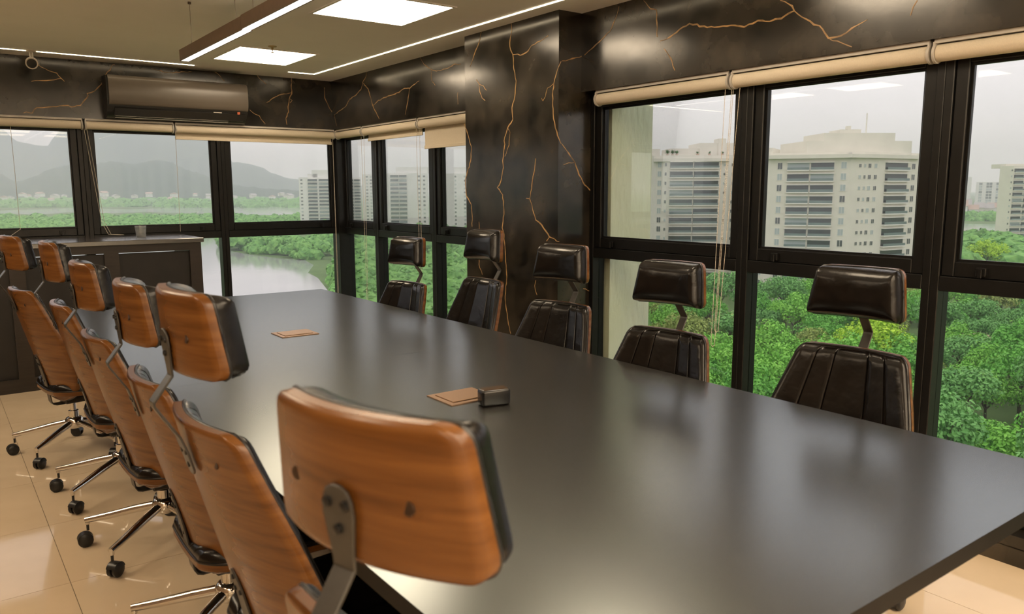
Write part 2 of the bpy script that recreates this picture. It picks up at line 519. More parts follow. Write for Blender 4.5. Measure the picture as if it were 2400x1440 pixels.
for p in VEIN_RIGHT: vein(wall_right, p, lambda a, b: (3.28, a, b), (-1, 0, 0))
for p in VEIN_BACK: vein(wall_back, p, lambda a, b: (a, 7.33, b), (0, -1, 0))

# ------------------------------------------------------------------ windows
ZT, ZM, ZS = 1.03, 1.092, 1.155      # transom bottom, transom top, sash glass bottom
def window(idx, to3, a0, a1, s0=True, s1=True):
    """one bay between a0 and a1 along the wall; to3(a, depth, z), depth 0 = room face of frame"""
    root = empty('window_%d' % idx, to3((a0+a1)/2, 0.05, 0.12))
    tag(root, kind='structure')
    inv = -Vector(root.location)
    def bx(mb, a, b, d0, d1, z0, z1, mi=0):
        p, q = Vector(to3(a, d0, z0))+inv, Vector(to3(b, d1, z1))+inv
        mb.box(min(p.x, q.x), min(p.y, q.y), min(p.z, q.z), max(p.x, q.x), max(p.y, q.y), max(p.z, q.z), mi)
    pw = 0.035
    fr = MB()
    bx(fr, a0, a0+pw, 0, 0.10, 0.12, BZ); bx(fr, a1-pw, a1, 0, 0.10, 0.12, BZ)
    bx(fr, a0+pw, a1-pw, 0, 0.10, ZT, ZM)
    bx(fr, a0+pw, a1-pw, 0, 0.10, 0.12, 0.17)
    bx(fr, a0+pw, a1-pw, 0, 0.10, 1.985, BZ)
    fr.build('frame', M['frame'], root, bevel=0.003, bseg=1)
    sw = 0.052
    sa = MB()
    A, B, Z0, Z1 = a0+pw, a1-pw, ZM, 1.985
    bx(sa, A, A+sw, 0.012, 0.075, Z0, Z1); bx(sa, B-sw, B, 0.012, 0.075, Z0, Z1)
    bx(sa, A+sw, B-sw, 0.012, 0.075, Z0, ZS); bx(sa, A+sw, B-sw, 0.012, 0.075, 1.945, Z1)
    sa.build('sash', M['frame'], root, bevel=0.004, bseg=1)
    be = MB()
    bw = 0.010
    bx(be, A+sw, A+sw+bw, 0.030, 0.044, ZS, 1.945); bx(be, B-sw-bw, B-sw, 0.030, 0.044, ZS, 1.945)
    bx(be, A+sw+bw, B-sw-bw, 0.030, 0.044, ZS, ZS+bw); bx(be, A+sw+bw, B-sw-bw, 0.030, 0.044, 1.945-bw, 1.945)
    be.build('glazing_bead', M['frame'], root)
    g = MB(); bx(g, A+sw, B-sw, 0.046, 0.052, ZS, 1.945); g.build('glass_pane', M['glass'], root)
    g = MB(); bx(g, A, B, 0.050, 0.056, 0.17, ZT); g.build('glass_pane', M['glass'], root)
    lt = MB(); am = B-0.16
    bx(lt, am-0.02, am+0.02, -0.006, 0.012, ZM+0.012, ZM+0.045); bx(lt, am-0.008, am+0.008, -0.014, -0.006, ZM+0.005, ZM+0.04)
    lt.build('latch', M['frame'], root, bevel=0.002, bseg=1)
    return root
toB = lambda a, d, z: (a, 7.36+d, z)
toR = lambda a, d, z: (3.36+d, a, z)
wi = 1
for a0, a1 in ((2.206, 3.345), (1.095, 2.206), (-0.015, 1.095), (-1.12, -0.015), (-2.2, -1.12)):
    window(wi, toB, a0, a1); wi += 1
for a0, a1 in ((6.615, 7.345), (5.587, 6.615), (4.70, 5.587), (2.53, 3.69), (1.575, 2.53), (0.62, 1.575), (-0.335, 0.62), (-1.29, -0.335), (-2.245, -1.29), (-3.2, -2.245)):
    window(wi, toR, a0, a1); wi += 1
post = MB().box(3.30, 7.30, 0.12, 3.46, 7.46, BZ).build('trim_1', M['frame'], bevel=0.004, bseg=1)
tag(post, kind='structure', label='black corner post between the far and right-hand windows')

# ------------------------------------------------------------------ ceiling lights
def panel_light(x0, y0, x1, y1, label):
    t = empty('ceiling_panel_light', ((x0+x1)/2, (y0+y1)/2, ZC))
    w, h = (x1-x0)/2, (y1-y0)/2
    fr = MB()
    f = 0.018
    fr.box(-w-f, -h-f, -0.008, w+f, -h, -0.0005).box(-w-f, h, -0.008, w+f, h+f, -0.0005).box(-w-f, -h, -0.008, -w, h, -0.0005).box(w, -h, -0.008, w+f, h, -0.0005)
    fr.build('frame', M['ceiling'], t)
    MB().box(-w, -h, -0.005, w, h, -0.0008).build('diffuser', M['panel'], t)
    tag(t, label, 'ceiling light', 'square panel lights in the ceiling')
panel_light(1.96, 5.94, 2.545, 6.59, 'square recessed ceiling light panel farthest away, beside the sprinkler')
panel_light(1.96, 3.99, 2.555, 4.60, 'large square ceiling light panel cut by the top of the picture')
panel_light(1.96, 2.0, 2.555, 2.60, 'square ceiling light panel over the right side of the table, above the picture')
panel_light(1.96, 0.0, 2.555, 0.60, 'square ceiling light panel nearest the right-hand windows, above the picture')
k = 0
for x0 in (-1.30, 0.30, 1.13, 1.96):  # extra unseen panels, added only to brighten the room
    for y0 in (5.2, 4.2, 3.2, 2.2, 1.2, 0.2, -0.8, -1.8, -2.8):
        if x0 > 0 and y0 > -0.5 or x0 < 0 and y0 in (0.2, 2.2): continue
        k += 1
        panel_light(x0, y0, x0+0.595, y0+0.60, '%s added fill light panel out of view, %s' % (('first', 'second', 'third', 'fourth', 'fifth', 'sixth', 'seventh', 'eighth', 'ninth', 'tenth', 'eleventh', 'twelfth', 'thirteenth', 'fourteenth', 'fifteenth', 'sixteenth', 'seventeenth', 'eighteenth', 'nineteenth', 'twentieth')[k-1], 'left of the camera' if x0 < 0 else 'behind the camera'))
def led_strip(pts, label):
    t = empty('led_strip', (pts[0][0], pts[0][1], ZC))
    mb, ch = MB(), MB()
    for (xa, ya), (xb, yb) in zip(pts[:-1], pts[1:]):
        if abs(xb-xa) > abs(yb-ya):
            mb.box(min(xa, xb)-0.006-pts[0][0], ya-0.006-pts[0][1], -0.004, max(xa, xb)+0.006-pts[0][0], ya+0.006-pts[0][1], -0.0005)
        else:
            mb.box(xa-0.006-pts[0][0], min(ya, yb)-0.006-pts[0][1], -0.004, xa+0.006-pts[0][0], max(ya, yb)+0.006-pts[0][1], -0.0005)
    mb.build('diffuser', M['strip'], t)
    tag(t, label, 'led strip')
led_strip([(-2.0, 7.06), (1.93, 7.06)], 'thin warm led line in the ceiling along the far wall')
led_strip([(2.72, 6.96), (2.955, 6.96), (2.955, -3.0)], 'thin warm led line turning the ceiling corner along the right wall')

t = empty('pendant_light', (1.30, 4.93, 2.20))
prof = [(-0.027, 0.0), (-0.027, 0.062), (0.027, 0.062), (0.027, 0.0), (0.021, 0.0), (0.021, 0.006), (-0.021, 0.006), (-0.021, 0.0)]
for k, (ya, yb) in enumerate(((0.0, -1.10), (-1.102, -2.60), (-2.602, -4.1))):
    hz = 0.0 if k == 0 else 0.004
    sg = MB().prism(prof, lambda a, b: (a, ya, b+hz), lambda a, b: (a, yb, b+hz)).build('housing', M['pendant'], t)
    if True:
        MB().box(-0.018, yb+0.05, 0.0625+hz, 0.018, ya-(0.05 if k else 0.62), 0.064+hz).build('uplight_diffuser', M['uplight'], sg)
    MB().box(-0.021, yb+0.004, 0.001+hz, 0.021, ya-0.004, 0.005+hz).build('diffuser', M['pendlight'], sg)
for y in (-0.17, -0.95, -1.20, -2.45, -2.75, -3.95):
    wv = MB().tube([(0, y, 0.062), (0, y, 0.30)], 0.0012, 6).build('suspension_wire', M['wire'], t)
    MB().lathe([(0.009, 0.288), (0.009, 0.2995)], 12, (0, y, 0)).build('ceiling_clip', M['wire'], wv)
tag(t, 'long bronze pendant light bar hanging on wires above the table', 'pendant light')

t = empty('sprinkler', (2.155, 5.817, ZC))
MB().lathe([(0.012, -0.0005), (0.032, -0.001), (0.030, -0.006), (0.012, -0.010)], 20).build('escutcheon', M['brass'], t, smooth=40)
s = MB().lathe([(0.008, -0.010), (0.008, -0.022), (0.004, -0.024), (0.004, -0.040)], 12)
s.tube([(0.007, 0, -0.02), (0.011, 0, -0.032), (0.003, 0, -0.046)], 0.0018, 6).tube([(-0.007, 0, -0.02), (-0.011, 0, -0.032), (-0.003, 0, -0.046)], 0.0018, 6)
s.build('frame', M['brass'], t, smooth=40)
MB().lathe([(0.013, -0.046), (0.014, -0.048)], 12).build('deflector', M['brass'], t)
tag(t, 'small brass fire sprinkler head beside the far ceiling panel', 'sprinkler')

t = empty('security_camera', (0.757, 7.05, ZC))
MB().lathe([(0.035, -0.0005), (0.035, -0.008), (0.014, -0.014)], 20).build('base', M['white'], t, smooth=40)
MB().tube([(0, 0, -0.01), (0, 0, -0.05)], 0.013, 10).build('stem', M['white'], t, smooth=40)
b = MB()
d = Vector((-0.10, -0.95, -0.25)).normalized()
c0 = Vector((0, 0.02, -0.085))
b.tube([c0-d*0.045, c0-d*0.035, c0, c0+d*0.05], [0.02, 0.035, 0.042, 0.042], 20)
b.build('body', M['white'], t, smooth=40)
MB().tube([c0+d*0.0495, c0+d*0.053], [0.034, 0.032], 20).build('lens', M['lens'], t, smooth=40)
tag(t, 'small white bullet security camera hanging under the ceiling at far left', 'security camera')

# ------------------------------------------------------------------ roller blinds
def bead_chain(name, parent, pts, r=0.0030, pitch=0.0072):
    mb = MB()
    acc = 0.0
    for p, q in zip(pts[:-1], pts[1:]):
        p, q = Vector(p), Vector(q)
        L = (q-p).length
        n = max(1, int(L/pitch))
        for i in range(n):
            c = p.lerp(q, i/n)
            b = len(mb.v)
            mb.v += [tuple(c+Vector(v)*r) for v in ((1,0,0),(0,1,0),(-1,0,0),(0,-1,0),(0,0,1.15),(0,0,-1.15))]
            for a, e in ((0,1),(1,2),(2,3),(3,0)):
                mb.quadf([b+a, b+e, b+4]); mb.quadf([b+e, b+a, b+5])
    mb.tube(pts, r*0.35, 4)
    return mb.build(name, M['chain'], parent)
def blind(to3, a0, a1, label, drop=0.0, rt=0.034, chain=None, hem=True):
    """roller blind hanging under the beam; to3(a, depth, z)"""
    L = a1-a0
    o3 = Vector(to3(a0, 0, 2.0))
    root = empty('roller_blind', o3)
    f = lambda a, d, z: Vector(to3(a0+a, d, 2.0+z))-o3
    def bxx(mb, a, b, d0, d1, z0, z1):
        p, q = f(a, d0, z0), f(b, d1, z1)
        mb.box(min(p.x, q.x), min(p.y, q.y), min(p.z, q.z), max(p.x, q.x), max(p.y, q.y), max(p.z, q.z))
    mb = MB(); bxx(mb, 0.004, L-0.004, -0.062, -0.002, 0.024, 0.0395); mb.build('rail', M['blindrail'], root)
    mb = MB(); mb.tube([f(0.012, -0.036, -0.012), f(L-0.012, -0.036, -0.012)], rt, 28); mb.build('roll', M['blind'], root, smooth=40)
    for a in (0.0, L-0.010):
        mb = MB()
        bxx(mb, a+0.002, a+0.009, -0.066, -0.004, 0.006, 0.030)
        mb.tube([f(a, -0.036, -0.012), f(a+0.010, -0.036, -0.012)], rt+0.006, 24)
        mb.build('bracket', M['blindrail'], root, smooth=40)
    if drop > 0:
        z0 = -0.012
        mb = MB(); bxx(mb, 0.014, L-0.014, -0.003, -0.0015, -drop, z0); mb.build('fabric', M['blind'], root)
        mb = MB(); bxx(mb, 0.010, L-0.010, -0.009, 0.003, -drop-0.026, -drop); mb.build('hem_bar', M['blind'], root, bevel=0.003)
    for ch in (chain or []):
        bead_chain('bead_chain', root, [tuple(Vector(p)-o3) for p in ch])
    tag(root, label, 'roller blind', 'cream roller blinds above the windows')
    return root
bR = lambda a, d, z: (3.355+d, a, z)
bB = lambda a, d, z: (a, 7.357+d, z)
def loop(x, y, z0, z1, dy=0.03, dx=0.0, bot=None):
    b = bot or (x, y, z1)
    return [(x, y+dy/2, z0), (b[0], b[1]+0.012, z1+0.01), (b[0], b[1], z1), (b[0], b[1]-0.012, z1+0.01), (x, y-dy/2, z0)]
blind(bR, 2.60, 3.58, 'cream roller blind directly right of the marble pillar', chain=[loop(3.318, 2.612, 1.955, 0.62, 0.050, bot=(3.318, 2.66, 0.62))])
blind(bR, 1.612, 2.585, 'cream roller blind in the middle of the right-hand windows', chain=[loop(3.318, 2.572, 1.955, 0.70, 0.050, bot=(3.318, 2.64, 0.70))])
blind(bR, 0.64, 1.600, 'cream roller blind at the right edge of the picture')
blind(bR, -0.32, 0.63, 'cream roller blind behind the right edge of the picture', chain=[loop(3.318, 0.60, 1.955, 0.9, 0.05)])
blind(bR, 6.735, 7.30, 'short cream roller blind next to the far corner', chain=[loop(3.318, 6.76, 1.955, 0.40, 0.055)])
blind(bR, 5.715, 6.72, 'cream roller blind let down a hand width, left of the pillar', drop=0.072, chain=[loop(3.318, 5.74, 1.955, 0.40, 0.055)])
blind(bR, 4.72, 5.70, 'cream roller blind half let down beside the marble pillar', drop=0.185)
blind(bB, 1.81, 3.285, 'wide cream roller blind on the far wall beside the corner', drop=0.075, chain=[loop(3.27, 7.315, 1.95, 0.25, 0.0)])
blind(bB, 1.115, 1.80, 'cream roller blind under the air conditioner', chain=[[(1.81, 7.30, 1.96), (1.80, 7.30, 1.10)], [(1.105, 7.30, 1.98), (1.175, 7.25, 1.20), (1.21, 7.20, 1.10), (1.30, 7.16, 1.095)], [(1.125, 7.30, 1.98), (1.195, 7.25, 1.20), (1.23, 7.20, 1.10), (1.32, 7.16, 1.095)]])
blind(bB, -0.05, 1.10, 'cream roller blind at the far left of the far wall', chain=[[(0.60, 7.30, 1.96), (0.60, 7.28, 1.16), (0.50, 7.2, 1.095)]])

# ------------------------------------------------------------------ air conditioner
t = empty('air_conditioner', (1.27, 7.33, 2.03))
W_AC = 1.13
pp = lambda poly, x0, x1, mb=None: (mb or MB()).prism(poly, lambda a, b: (x0, a, b), lambda a, b: (x1, a, b))
pp([(0, 0.02), (0, 0.355), (-0.150, 0.352), (-0.170, 0.33), (-0.172, 0.15), (-0.165, 0.10), (-0.10, 0.03), (-0.03, 0.01)], 0, W_AC).build('body', M['acbody'], t, smooth=35)
front = [(-0.150, 0.358), (-0.178, 0.350), (-0.196, 0.325), (-0.203, 0.27), (-0.203, 0.20), (-0.196, 0.155), (-0.180, 0.125), (-0.168, 0.120), (-0.172, 0.15), (-0.174, 0.33), (-0.165, 0.345)]
pp(front, 0.012, W_AC-0.0).build('front_panel', M['acpanel'], t, smooth=50)
lv = [(-0.172, 0.098), (-0.180, 0.092), (-0.135, 0.040), (-0.120, 0.038)]
pp(lv, 0.05, W_AC-0.03).build('louver', M['acbody'], t)
for q in range(5):
    y = -0.155+q*0.012; z = 0.083-q*0.0125
    MB().box(0.06, y-0.006, z-0.012, W_AC-0.16, y-0.0045, z-0.0095).build('vane', M['blindrail'], t)
MB().box(0.83, -0.1815, 0.096, 0.90, -0.1800, 0.102).build('rating_label', M['blindrail'], t)
MB().box(1.035, -0.182, 0.092, 1.058, -0.179, 0.112).build('sticker', M['sticker'], t)
tag(t, 'dark grey wall air conditioner on the marble band above the far windows', 'air conditioner')

# ------------------------------------------------------------------ sideboard under the far windows
t = empty('sideboard', (-2.18, 6.607, 0))
SW = 3.98-0.02
ct = MB().box(0, -0.02, 1.045, SW+0.02, 0.745, 1.08).build('countertop', M['cabtop'], t, bevel=0.003, bseg=1)
MB().box(SW-0.03, 0.0, 0, SW, 0.74, 1.045).build('side_panel', M['cabinet'], t)
MB().box(0, 0.0, 0, 0.03, 0.74, 1.045).build('side_panel', M['cabinet'], t)
pan = [(3.35, 3.87), (2.73, 3.25), (2.11, 2.63), (1.49, 2.01), (0.87, 1.39), (0.25, 0.77)]
fr = MB()
fr.box(0.03, 0, 0.985, SW-0.03, 0.025, 1.045).box(0.03, 0, 0, SW-0.03, 0.025, 0.10)
xs = [SW-0.03]
for a, b in pan:
    xs += [b, a]
xs.append(0.03)
for k in range(0, len(xs), 2):
    fr.box(xs[k+1], 0, 0.10, xs[k], 0.025, 0.985)
fr.build('front_frame', M['cabinet'], t)
for a, b in pan:
    MB().box(a-0.01, 0.030, 0.09, b+0.01, 0.045, 0.977).build('panel', M['cabpanel'], t)
tag(t, 'long dark sideboard with recessed black panels under the far windows', 'sideboard')

t = empty('tumbler', (1.41, 6.97, 1.0802))
prof_o = [(0.030, 0.0), (0.036, 0.002), (0.045, 0.094)]
prof_i = [(0.0425, 0.094), (0.034, 0.014), (0.001, 0.012)]
MB().lathe(prof_o+prof_i, 28, caps=True).build('glass', M['cup'], t, smooth=30)
MB().lathe([(0.0405, 0.060), (0.0445, 0.0815), (0.0450, 0.0815), (0.0412, 0.060)], 28, caps=False).build('frosted_band', M['glass'], t, smooth=30)
tag(t, 'small clear glass tumbler standing on the sideboard', 'glass')

# ------------------------------------------------------------------ conference table
TXA, TXB, TYA, TYB = 0.610, 2.255, 0.64, 5.33
t = empty('conference_table', ((TXA+TXB)/2, (TYA+TYB)/2, 0))
hx, hy = (TXB-TXA)/2, (TYB-TYA)/2
ymid = 2.945-(TYA+TYB)/2
for a, b in ((-hy, ymid-0.0006), (ymid+0.0006, hy)):
    tb_ = MB().box(-hx, a, 0.7135, hx, b, 0.750, 1)
    tb_.m[1] = 0
    tp = tb_.build('table_top', [M['table'], M['tableedge']], t)
    MB().box(-hx+0.002, a+0.002, 0.7130, hx-0.002, b-0.002, 0.7134).build('underside', M['tableedge'], tp)
for y in (-1.85, 0.0, 1.85):
    MB().box(-0.42, y-0.03, 0.02, 0.42, y+0.03, 0.7125).build('leg_panel', M['tableedge'], t)
    MB().box(-0.48, y-0.05, 0.0, 0.48, y+0.05, 0.02).build('foot', M['tableedge'], t)
MB().box(-0.02, -1.82, 0.45, 0.02, 1.82, 0.60).build('stretcher', M['tableedge'], t)
tag(t, 'long dark satin conference table reflecting the windows', 'table')

def socket_box(x, y, label):
    t = empty('table_socket_box', (x, y, 0.7502))
    fr = MB()
    a, b, f = 0.093, 0.080, 0.020
    fr.box(-a, -b, 0, a, -b+f, 0.003).box(-a, b-f, 0, a, b, 0.003).box(-a, -b+f, 0, -a+f, b-f, 0.003).box(a-f, -b+f, 0, a, b-f, 0.003)
    fr.build('frame', M['bronze'], t)
    MB().box(-a+f, -b+f, 0, a-f, b-f, 0.0006).build('gap', M['tableedge'], t)
    MB().box(-a+f+0.002, -b+f+0.008, 0.0007, a-f-0.002, b-f-0.001, 0.0055).build('lid', M['bronze'], t, bevel=0.001, bseg=1)
    tag(t, label, 'socket box')
socket_box(1.424, 3.715, 'bronze flush socket box in the far half of the table')
socket_box(1.424, 2.200, 'bronze flush socket box in the near half of the table, beside the black box')
t = empty('remote_unit', (1.455, 2.055, 0.7502), -0.22)
MB().box(-0.050, -0.027, 0, 0.050, 0.027, 0.055).build('body', M['device'], t, bevel=0.009, bseg=3, smooth=45)
MB().box(-0.042, -0.019, 0.0545, 0.042, 0.019, 0.0562).build('top_plate', M['devicetop'], t, bevel=0.0007, bseg=1)
tag(t, 'small rounded black box with bronze top lying on the table', 'remote unit')

# ------------------------------------------------------------------ chairs
def interp(tab, x):
    if x <= tab[0][0]: return tab[0][1]
    for (a, b), (c, d) in zip(tab[:-1], tab[1:]):
        if x <= c:
            t = (x-a)/(c-a)
            return b+(d-b)*t
    return tab[-1][1]
def smooth_tab(tab, n=60):
    # Catmull-Rom resample for soft outlines
    out = []
    for i in range(len(tab)-1):
        p0, p1, p2, p3 = tab[max(0, i-1)], tab[i], tab[i+1], tab[min(len(tab)-1, i+2)]
        for k in range(8):
            t = k/8
            x = p1[0]+(p2[0]-p1[0])*t
            m1 = (p2[1]-p0[1])/max(1e-6, p2[0]-p0[0])*(p2[0]-p1[0])
            m2 = (p3[1]-p1[1])/max(1e-6, p3[0]-p1[0])*(p2[0]-p1[0])
            h = (2*t**3-3*t*t+1)*p1[1]+(t**3-2*t*t+t)*m1+(-2*t**3+3*t*t)*p2[1]+(t**3-t*t)*m2
            out.append((x, h))
    out.append(tab[-1])
    return out
ENDS = [0, 0.0015, 0.004, 0.008, 0.013, 0.02, 0.03, 0.042]
def rows(t0, t1, n):
    mid = [t0+0.06+(t1-t0-0.12)*i/n for i in range(n+1)]
    return [t0+e for e in ENDS]+mid+[t1-e for e in ENDS[::-1]]
def rounded(wf, t0, t1, r0, r1):
    def w(t):
        v = wf(t)
        for d, r in ((t-t0, r0), (t1-t, r1)):
            if r > 0 and d < r:
                v -= r-math.sqrt(max(0, r*r-(r-d)**2))
        return v
    return w
def shell(ts, w, nc, curv, rear, front, cols, mp):
    """closed pad between a rear and a front surface; mp(x, n, t) -> xyz"""
    mb = MB()
    nr, ncol = len(ts), len(cols)
    t0, t1 = ts[0], ts[-1]
    for fn in (rear, front):
        for t in ts:
            for s in cols:
                x = s*w(t)
                d = min((1-abs(s))*w(t), t-t0, t1-t)
                mb.v.append(mp(x, nc(t)+curv*x*x+fn(s, t, d), t))
    N = nr*ncol
    for i in range(nr-1):
        for j in range(ncol-1):
            a = i*ncol+j
            mb.quadf([a, a+ncol, a+ncol+1, a+1])
            mb.quadf([N+a, N+a+1, N+a+ncol+1, N+a+ncol])
    for i in range(nr-1):
        a = i*ncol
        mb.quadf([a, N+a, N+a+ncol, a+ncol])
        b = a+ncol-1
        mb.quadf([b, b+ncol, N+b+ncol, N+b])
    for j in range(ncol-1):
        mb.quadf([j, j+1, N+j+1, N+j])
        b = (nr-1)*ncol+j
        mb.quadf([b, N+b, N+b+1, b+1])
    return mb
def cols_for(w, n, seams=()):
    s = {round(-1+2*i/n, 4) for i in range(n+1)}
    for e in ENDS:
        s |= {round(1-e/w, 4), round(-1+e/w, 4)}
    for q in seams:
        for d in (-0.018, -0.008, 0, 0.008, 0.018):
            s.add(round(q+d, 4))
    return sorted(s)
def piping(ts, w, nc, curv, off, mp, r, inset=0.0):
    pts = []
    for t in ts: pts.append((w(t)-inset, t))
    top = ts[-1]; wt = w(top)-inset
    pts += [(wt*(1-k/6), top) for k in range(1, 12)]
    pts += [(-(w(t)-inset), t) for t in ts[::-1]]
    bot = ts[0]; wb = w(bot)-inset
    pts += [(-wb*(1-k/6), bot) for k in range(1, 12)]
    P, last = [], None
    for x, t in pts:
        p = Vector(mp(x, nc(t)+curv*x*x+off, t))
        if last is None or (p-last).length > 0.004:
            P.append(p); last = p
    return MB().tube(P, r, 6, closed=True)

def round_edge(depth, reach, p=2.0):
    return lambda d: depth*max(0.0, 1-d/reach)**p
def puff(th, reach):
    return lambda d: th*(1-max(0.0, 1-min(1, d/reach))**2.2)**0.52

def make_chair():
    root = empty('office_chair', (0, 0, 0))
    vert = lambda x, n, t: (x, n, t)
    # --- headrest
    h0, h1 = 1.045, 1.221
    wf = rounded(lambda t: 0.171+(0.145-0.171)*(t-h0)/(h1-h0), h0, h1, 0.030, 0.026)
    HC = 1.5
    nc = lambda t: -0.260+(-0.273+0.260)*(t-h0)/(h1-h0)
    ts = rows(h0, h1, 6)
    re = round_edge(0.007, 0.012)
    hd = shell(ts, wf, nc, HC, lambda s, t, d: re(d), lambda s, t, d: 0.0235, cols_for(0.16, 14), vert).build('headrest', M['wood'], root, smooth=40)
    wc = lambda t: wf(t)-0.003
    pf = puff(0.058, 0.034)
    tc = rows(h0+0.003, h1-0.003, 8)
    shell(tc, wc, nc, HC, lambda s, t, d: 0.0245, lambda s, t, d: 0.028+pf(d)+0.012*(1-s*s)*min(1, d/0.05), cols_for(0.16, 18), vert).build('cushion', M['leather'], hd, smooth=60)
    piping(tc, wc, nc, HC, 0.0275, vert, 0.0042, -0.0005).build('piping', M['piping'], hd, smooth=60)
    for sx in (-1, 1):
        MB().lathe([(0.0085, -0.0008), (0.0085, 0.003), (0.002, 0.003)], 14, (sx*0.090, nc(1.128)+HC*0.0081, 1.128), 'y').build('plug', M['plug'], hd, smooth=40)
    # --- backrest
    b0, b1 = 0.32, 0.94
    tab = smooth_tab([(0.32, 0.115), (0.335, 0.16), (0.36, 0.205), (0.40, 0.240), (0.46, 0.266), (0.54, 0.276), (0.62, 0.270), (0.73, 0.250), (0.84, 0.219), (0.94, 0.190)])
    wb = rounded(lambda t: interp(tab, t), b0, b1, 0.0, 0.034)
    ytab = smooth_tab([(0.32, -0.098), (0.45, -0.126), (0.6, -0.166), (0.75, -0.206), (0.94, -0.252)])
    yc = lambda t: interp(ytab, t)
    ts = rows(b0, b1, 18)
    bk = shell(ts, wb, yc, 1.05, lambda s, t, d: re(d), lambda s, t, d: 0.0235, cols_for(0.25, 18), vert).build('backrest', M['wood'], root, smooth=40)
    seams = (-0.62, -0.30, 0.30, 0.62)
    gv = lambda s: sum(math.exp(-((abs(s)-q)/0.011)**2) for q in (0.30, 0.62))
    wbc = lambda t: wb(t)-0.005
    tb = rows(b0+0.004, b1-0.003, 20)
    pf2 = puff(0.024, 0.030)
    shell(tb, wbc, yc, 1.05, lambda s, t, d: 0.0245, lambda s, t, d: 0.027+pf2(d)+0.003*abs(math.cos(s*5.0))*min(1, d/0.04)-0.007*gv(s)*min(1, d/0.02), cols_for(0.25, 26, seams), vert).build('cushion', M['leather'], bk, smooth=50)
    piping(tb, wbc, yc, 1.05, 0.0275, vert, 0.0042, -0.0005).build('piping', M['piping'], bk, smooth=60)
    for sx, z in ((-0.118, 0.865), (0.118, 0.865), (-0.075, 0.375), (0.075, 0.375)):
        MB().lathe([(0.0085, -0.0008), (0.0085, 0.003), (0.002, 0.003)], 14, (sx, yc(z)+1.05*sx*sx, z), 'y').build('plug', M['plug'], bk, smooth=40)
    # --- seat
    s0, s1 = -0.13, 0.315
    stab = smooth_tab([(-0.13, 0.19), (-0.05, 0.232), (0.10, 0.252), (0.22, 0.252), (0.315, 0.235)])
    ws = rounded(lambda t: interp(stab, t), s0, s1, 0.05, 0.05)
    ztab = smooth_tab([(-0.13, 0.350), (-0.05, 0.338), (0.10, 0.334), (0.22, 0.334), (0.315, 0.318)])
    zc = lambda t: interp(ztab, t)
    flat = lambda x, n, t: (x, t, n)
    ts = rows(s0, s1, 10)
    st = shell(ts, ws, zc, 0.45, lambda s, t, d: re(d), lambda s, t, d: 0.0235, cols_for(0.25, 14), flat).build('seat', M['wood'], root, smooth=40)
    wsc = lambda t: ws(t)-0.004
    tq = rows(s0+0.003, s1-0.003, 12)
    pf3 = puff(0.042, 0.045)
    shell(tq, wsc, zc, 0.45, lambda s, t, d: 0.0245, lambda s, t, d: 0.027+pf3(d)-0.006*gv(s)*min(1, d/0.02), cols_for(0.25, 22, seams), flat).build('cushion', M['leather'], st, smooth=50)
    piping(tq, wsc, zc, 0.45, 0.0275, flat, 0.004, -0.0005).build('piping', M['piping'], st, smooth=60)
    MB().box(-0.09, -0.06, 0.292, 0.09, 0.14, 0.330).build('tilt_plate', M['blacksteel'], root, bevel=0.006, bseg=1)
    # --- brackets
    up_path = [(-0.2725, 1.140), (-0.2720, 1.134), (-0.2712, 1.122), (-0.2700, 1.105), (-0.2655, 1.060), (-0.2640, 1.040), (-0.304, 0.988), (-0.302, 0.978), (-0.257, 0.905), (-0.245, 0.870), (-0.2345, 0.830), (-0.2315, 0.818)]
    up_w = [0.012, 0.034, 0.046, 0.050, 0.036, 0.034, 0.034, 0.034, 0.036, 0.050, 0.046, 0.020]
    ub = MB().bar(up_path, up_w, 0.005).build('headrest_bracket', M['blacksteel'], root, bevel=0.0012, bseg=1)
    for x, y, z in ((-0.014, -0.2735, 1.118), (0.014, -0.2735, 1.118), (0, -0.2715, 1.088), (-0.014, -0.246, 0.872), (0.014, -0.246, 0.872), (0, -0.238, 0.840)):
        MB().lathe([(0.0062, 0.002), (0.0062, -0.0035), (0.004, -0.0045)], 12, (x, y, z), 'y').build('bolt', M['bolt'], ub, smooth=40)
    lo_path = [(-0.1615, 0.575), (-0.158, 0.560), (-0.150, 0.530), (-0.138, 0.480), (-0.126, 0.420), (-0.116, 0.360), (-0.112, 0.325), (-0.109, 0.303), (-0.101, 0.289), (-0.085, 0.2835), (-0.05, 0.284), (0.05, 0.2885), (0.13, 0.2885)]
    lo_w = [0.010, 0.036, 0.050, 0.055, 0.055, 0.055, 0.055, 0.055, 0.055, 0.055, 0.058, 0.06, 0.06]
    lb = MB().bar(lo_path, lo_w, 0.0055).build('back_bracket', M['blacksteel'], root, bevel=0.0012, bseg=1)
    for x, y, z in ((0, -0.160, 0.556), (-0.015, -0.1505, 0.520), (0.015, -0.1505, 0.520), (0, -0.128, 0.425)):
        MB().lathe([(0.006, 0.002), (0.006, -0.0035), (0.004, -0.0045)], 12, (x, y, z), 'y').build('bolt', M['bolt'], lb, smooth=40)
    # --- base
    MB().lathe([(0.026, 0.16), (0.026, 0.235), (0.016, 0.237), (0.016, 0.36)], 20).build('gas_lift', M['chrome'], root, smooth=40)
    MB().lathe([(0.030, 0.135), (0.040, 0.140), (0.046, 0.155), (0.046, 0.185), (0.038, 0.196), (0.028, 0.200)], 24).build('hub', M['chrome'], root, smooth=40)
    cas = MB()
    cas.lathe([(0.0055, -0.030), (0.0055, 0.0)], 10)
    for sx in (-1, 1):
        cas.lathe([(0.012, sx*0.0035), (0.026, sx*0.0045), (0.0290, sx*0.009), (0.0290, sx*0.017), (0.024, sx*0.021), (0.008, sx*0.022)], 22, (0, -0.012, -0.068+0.0), 'x')
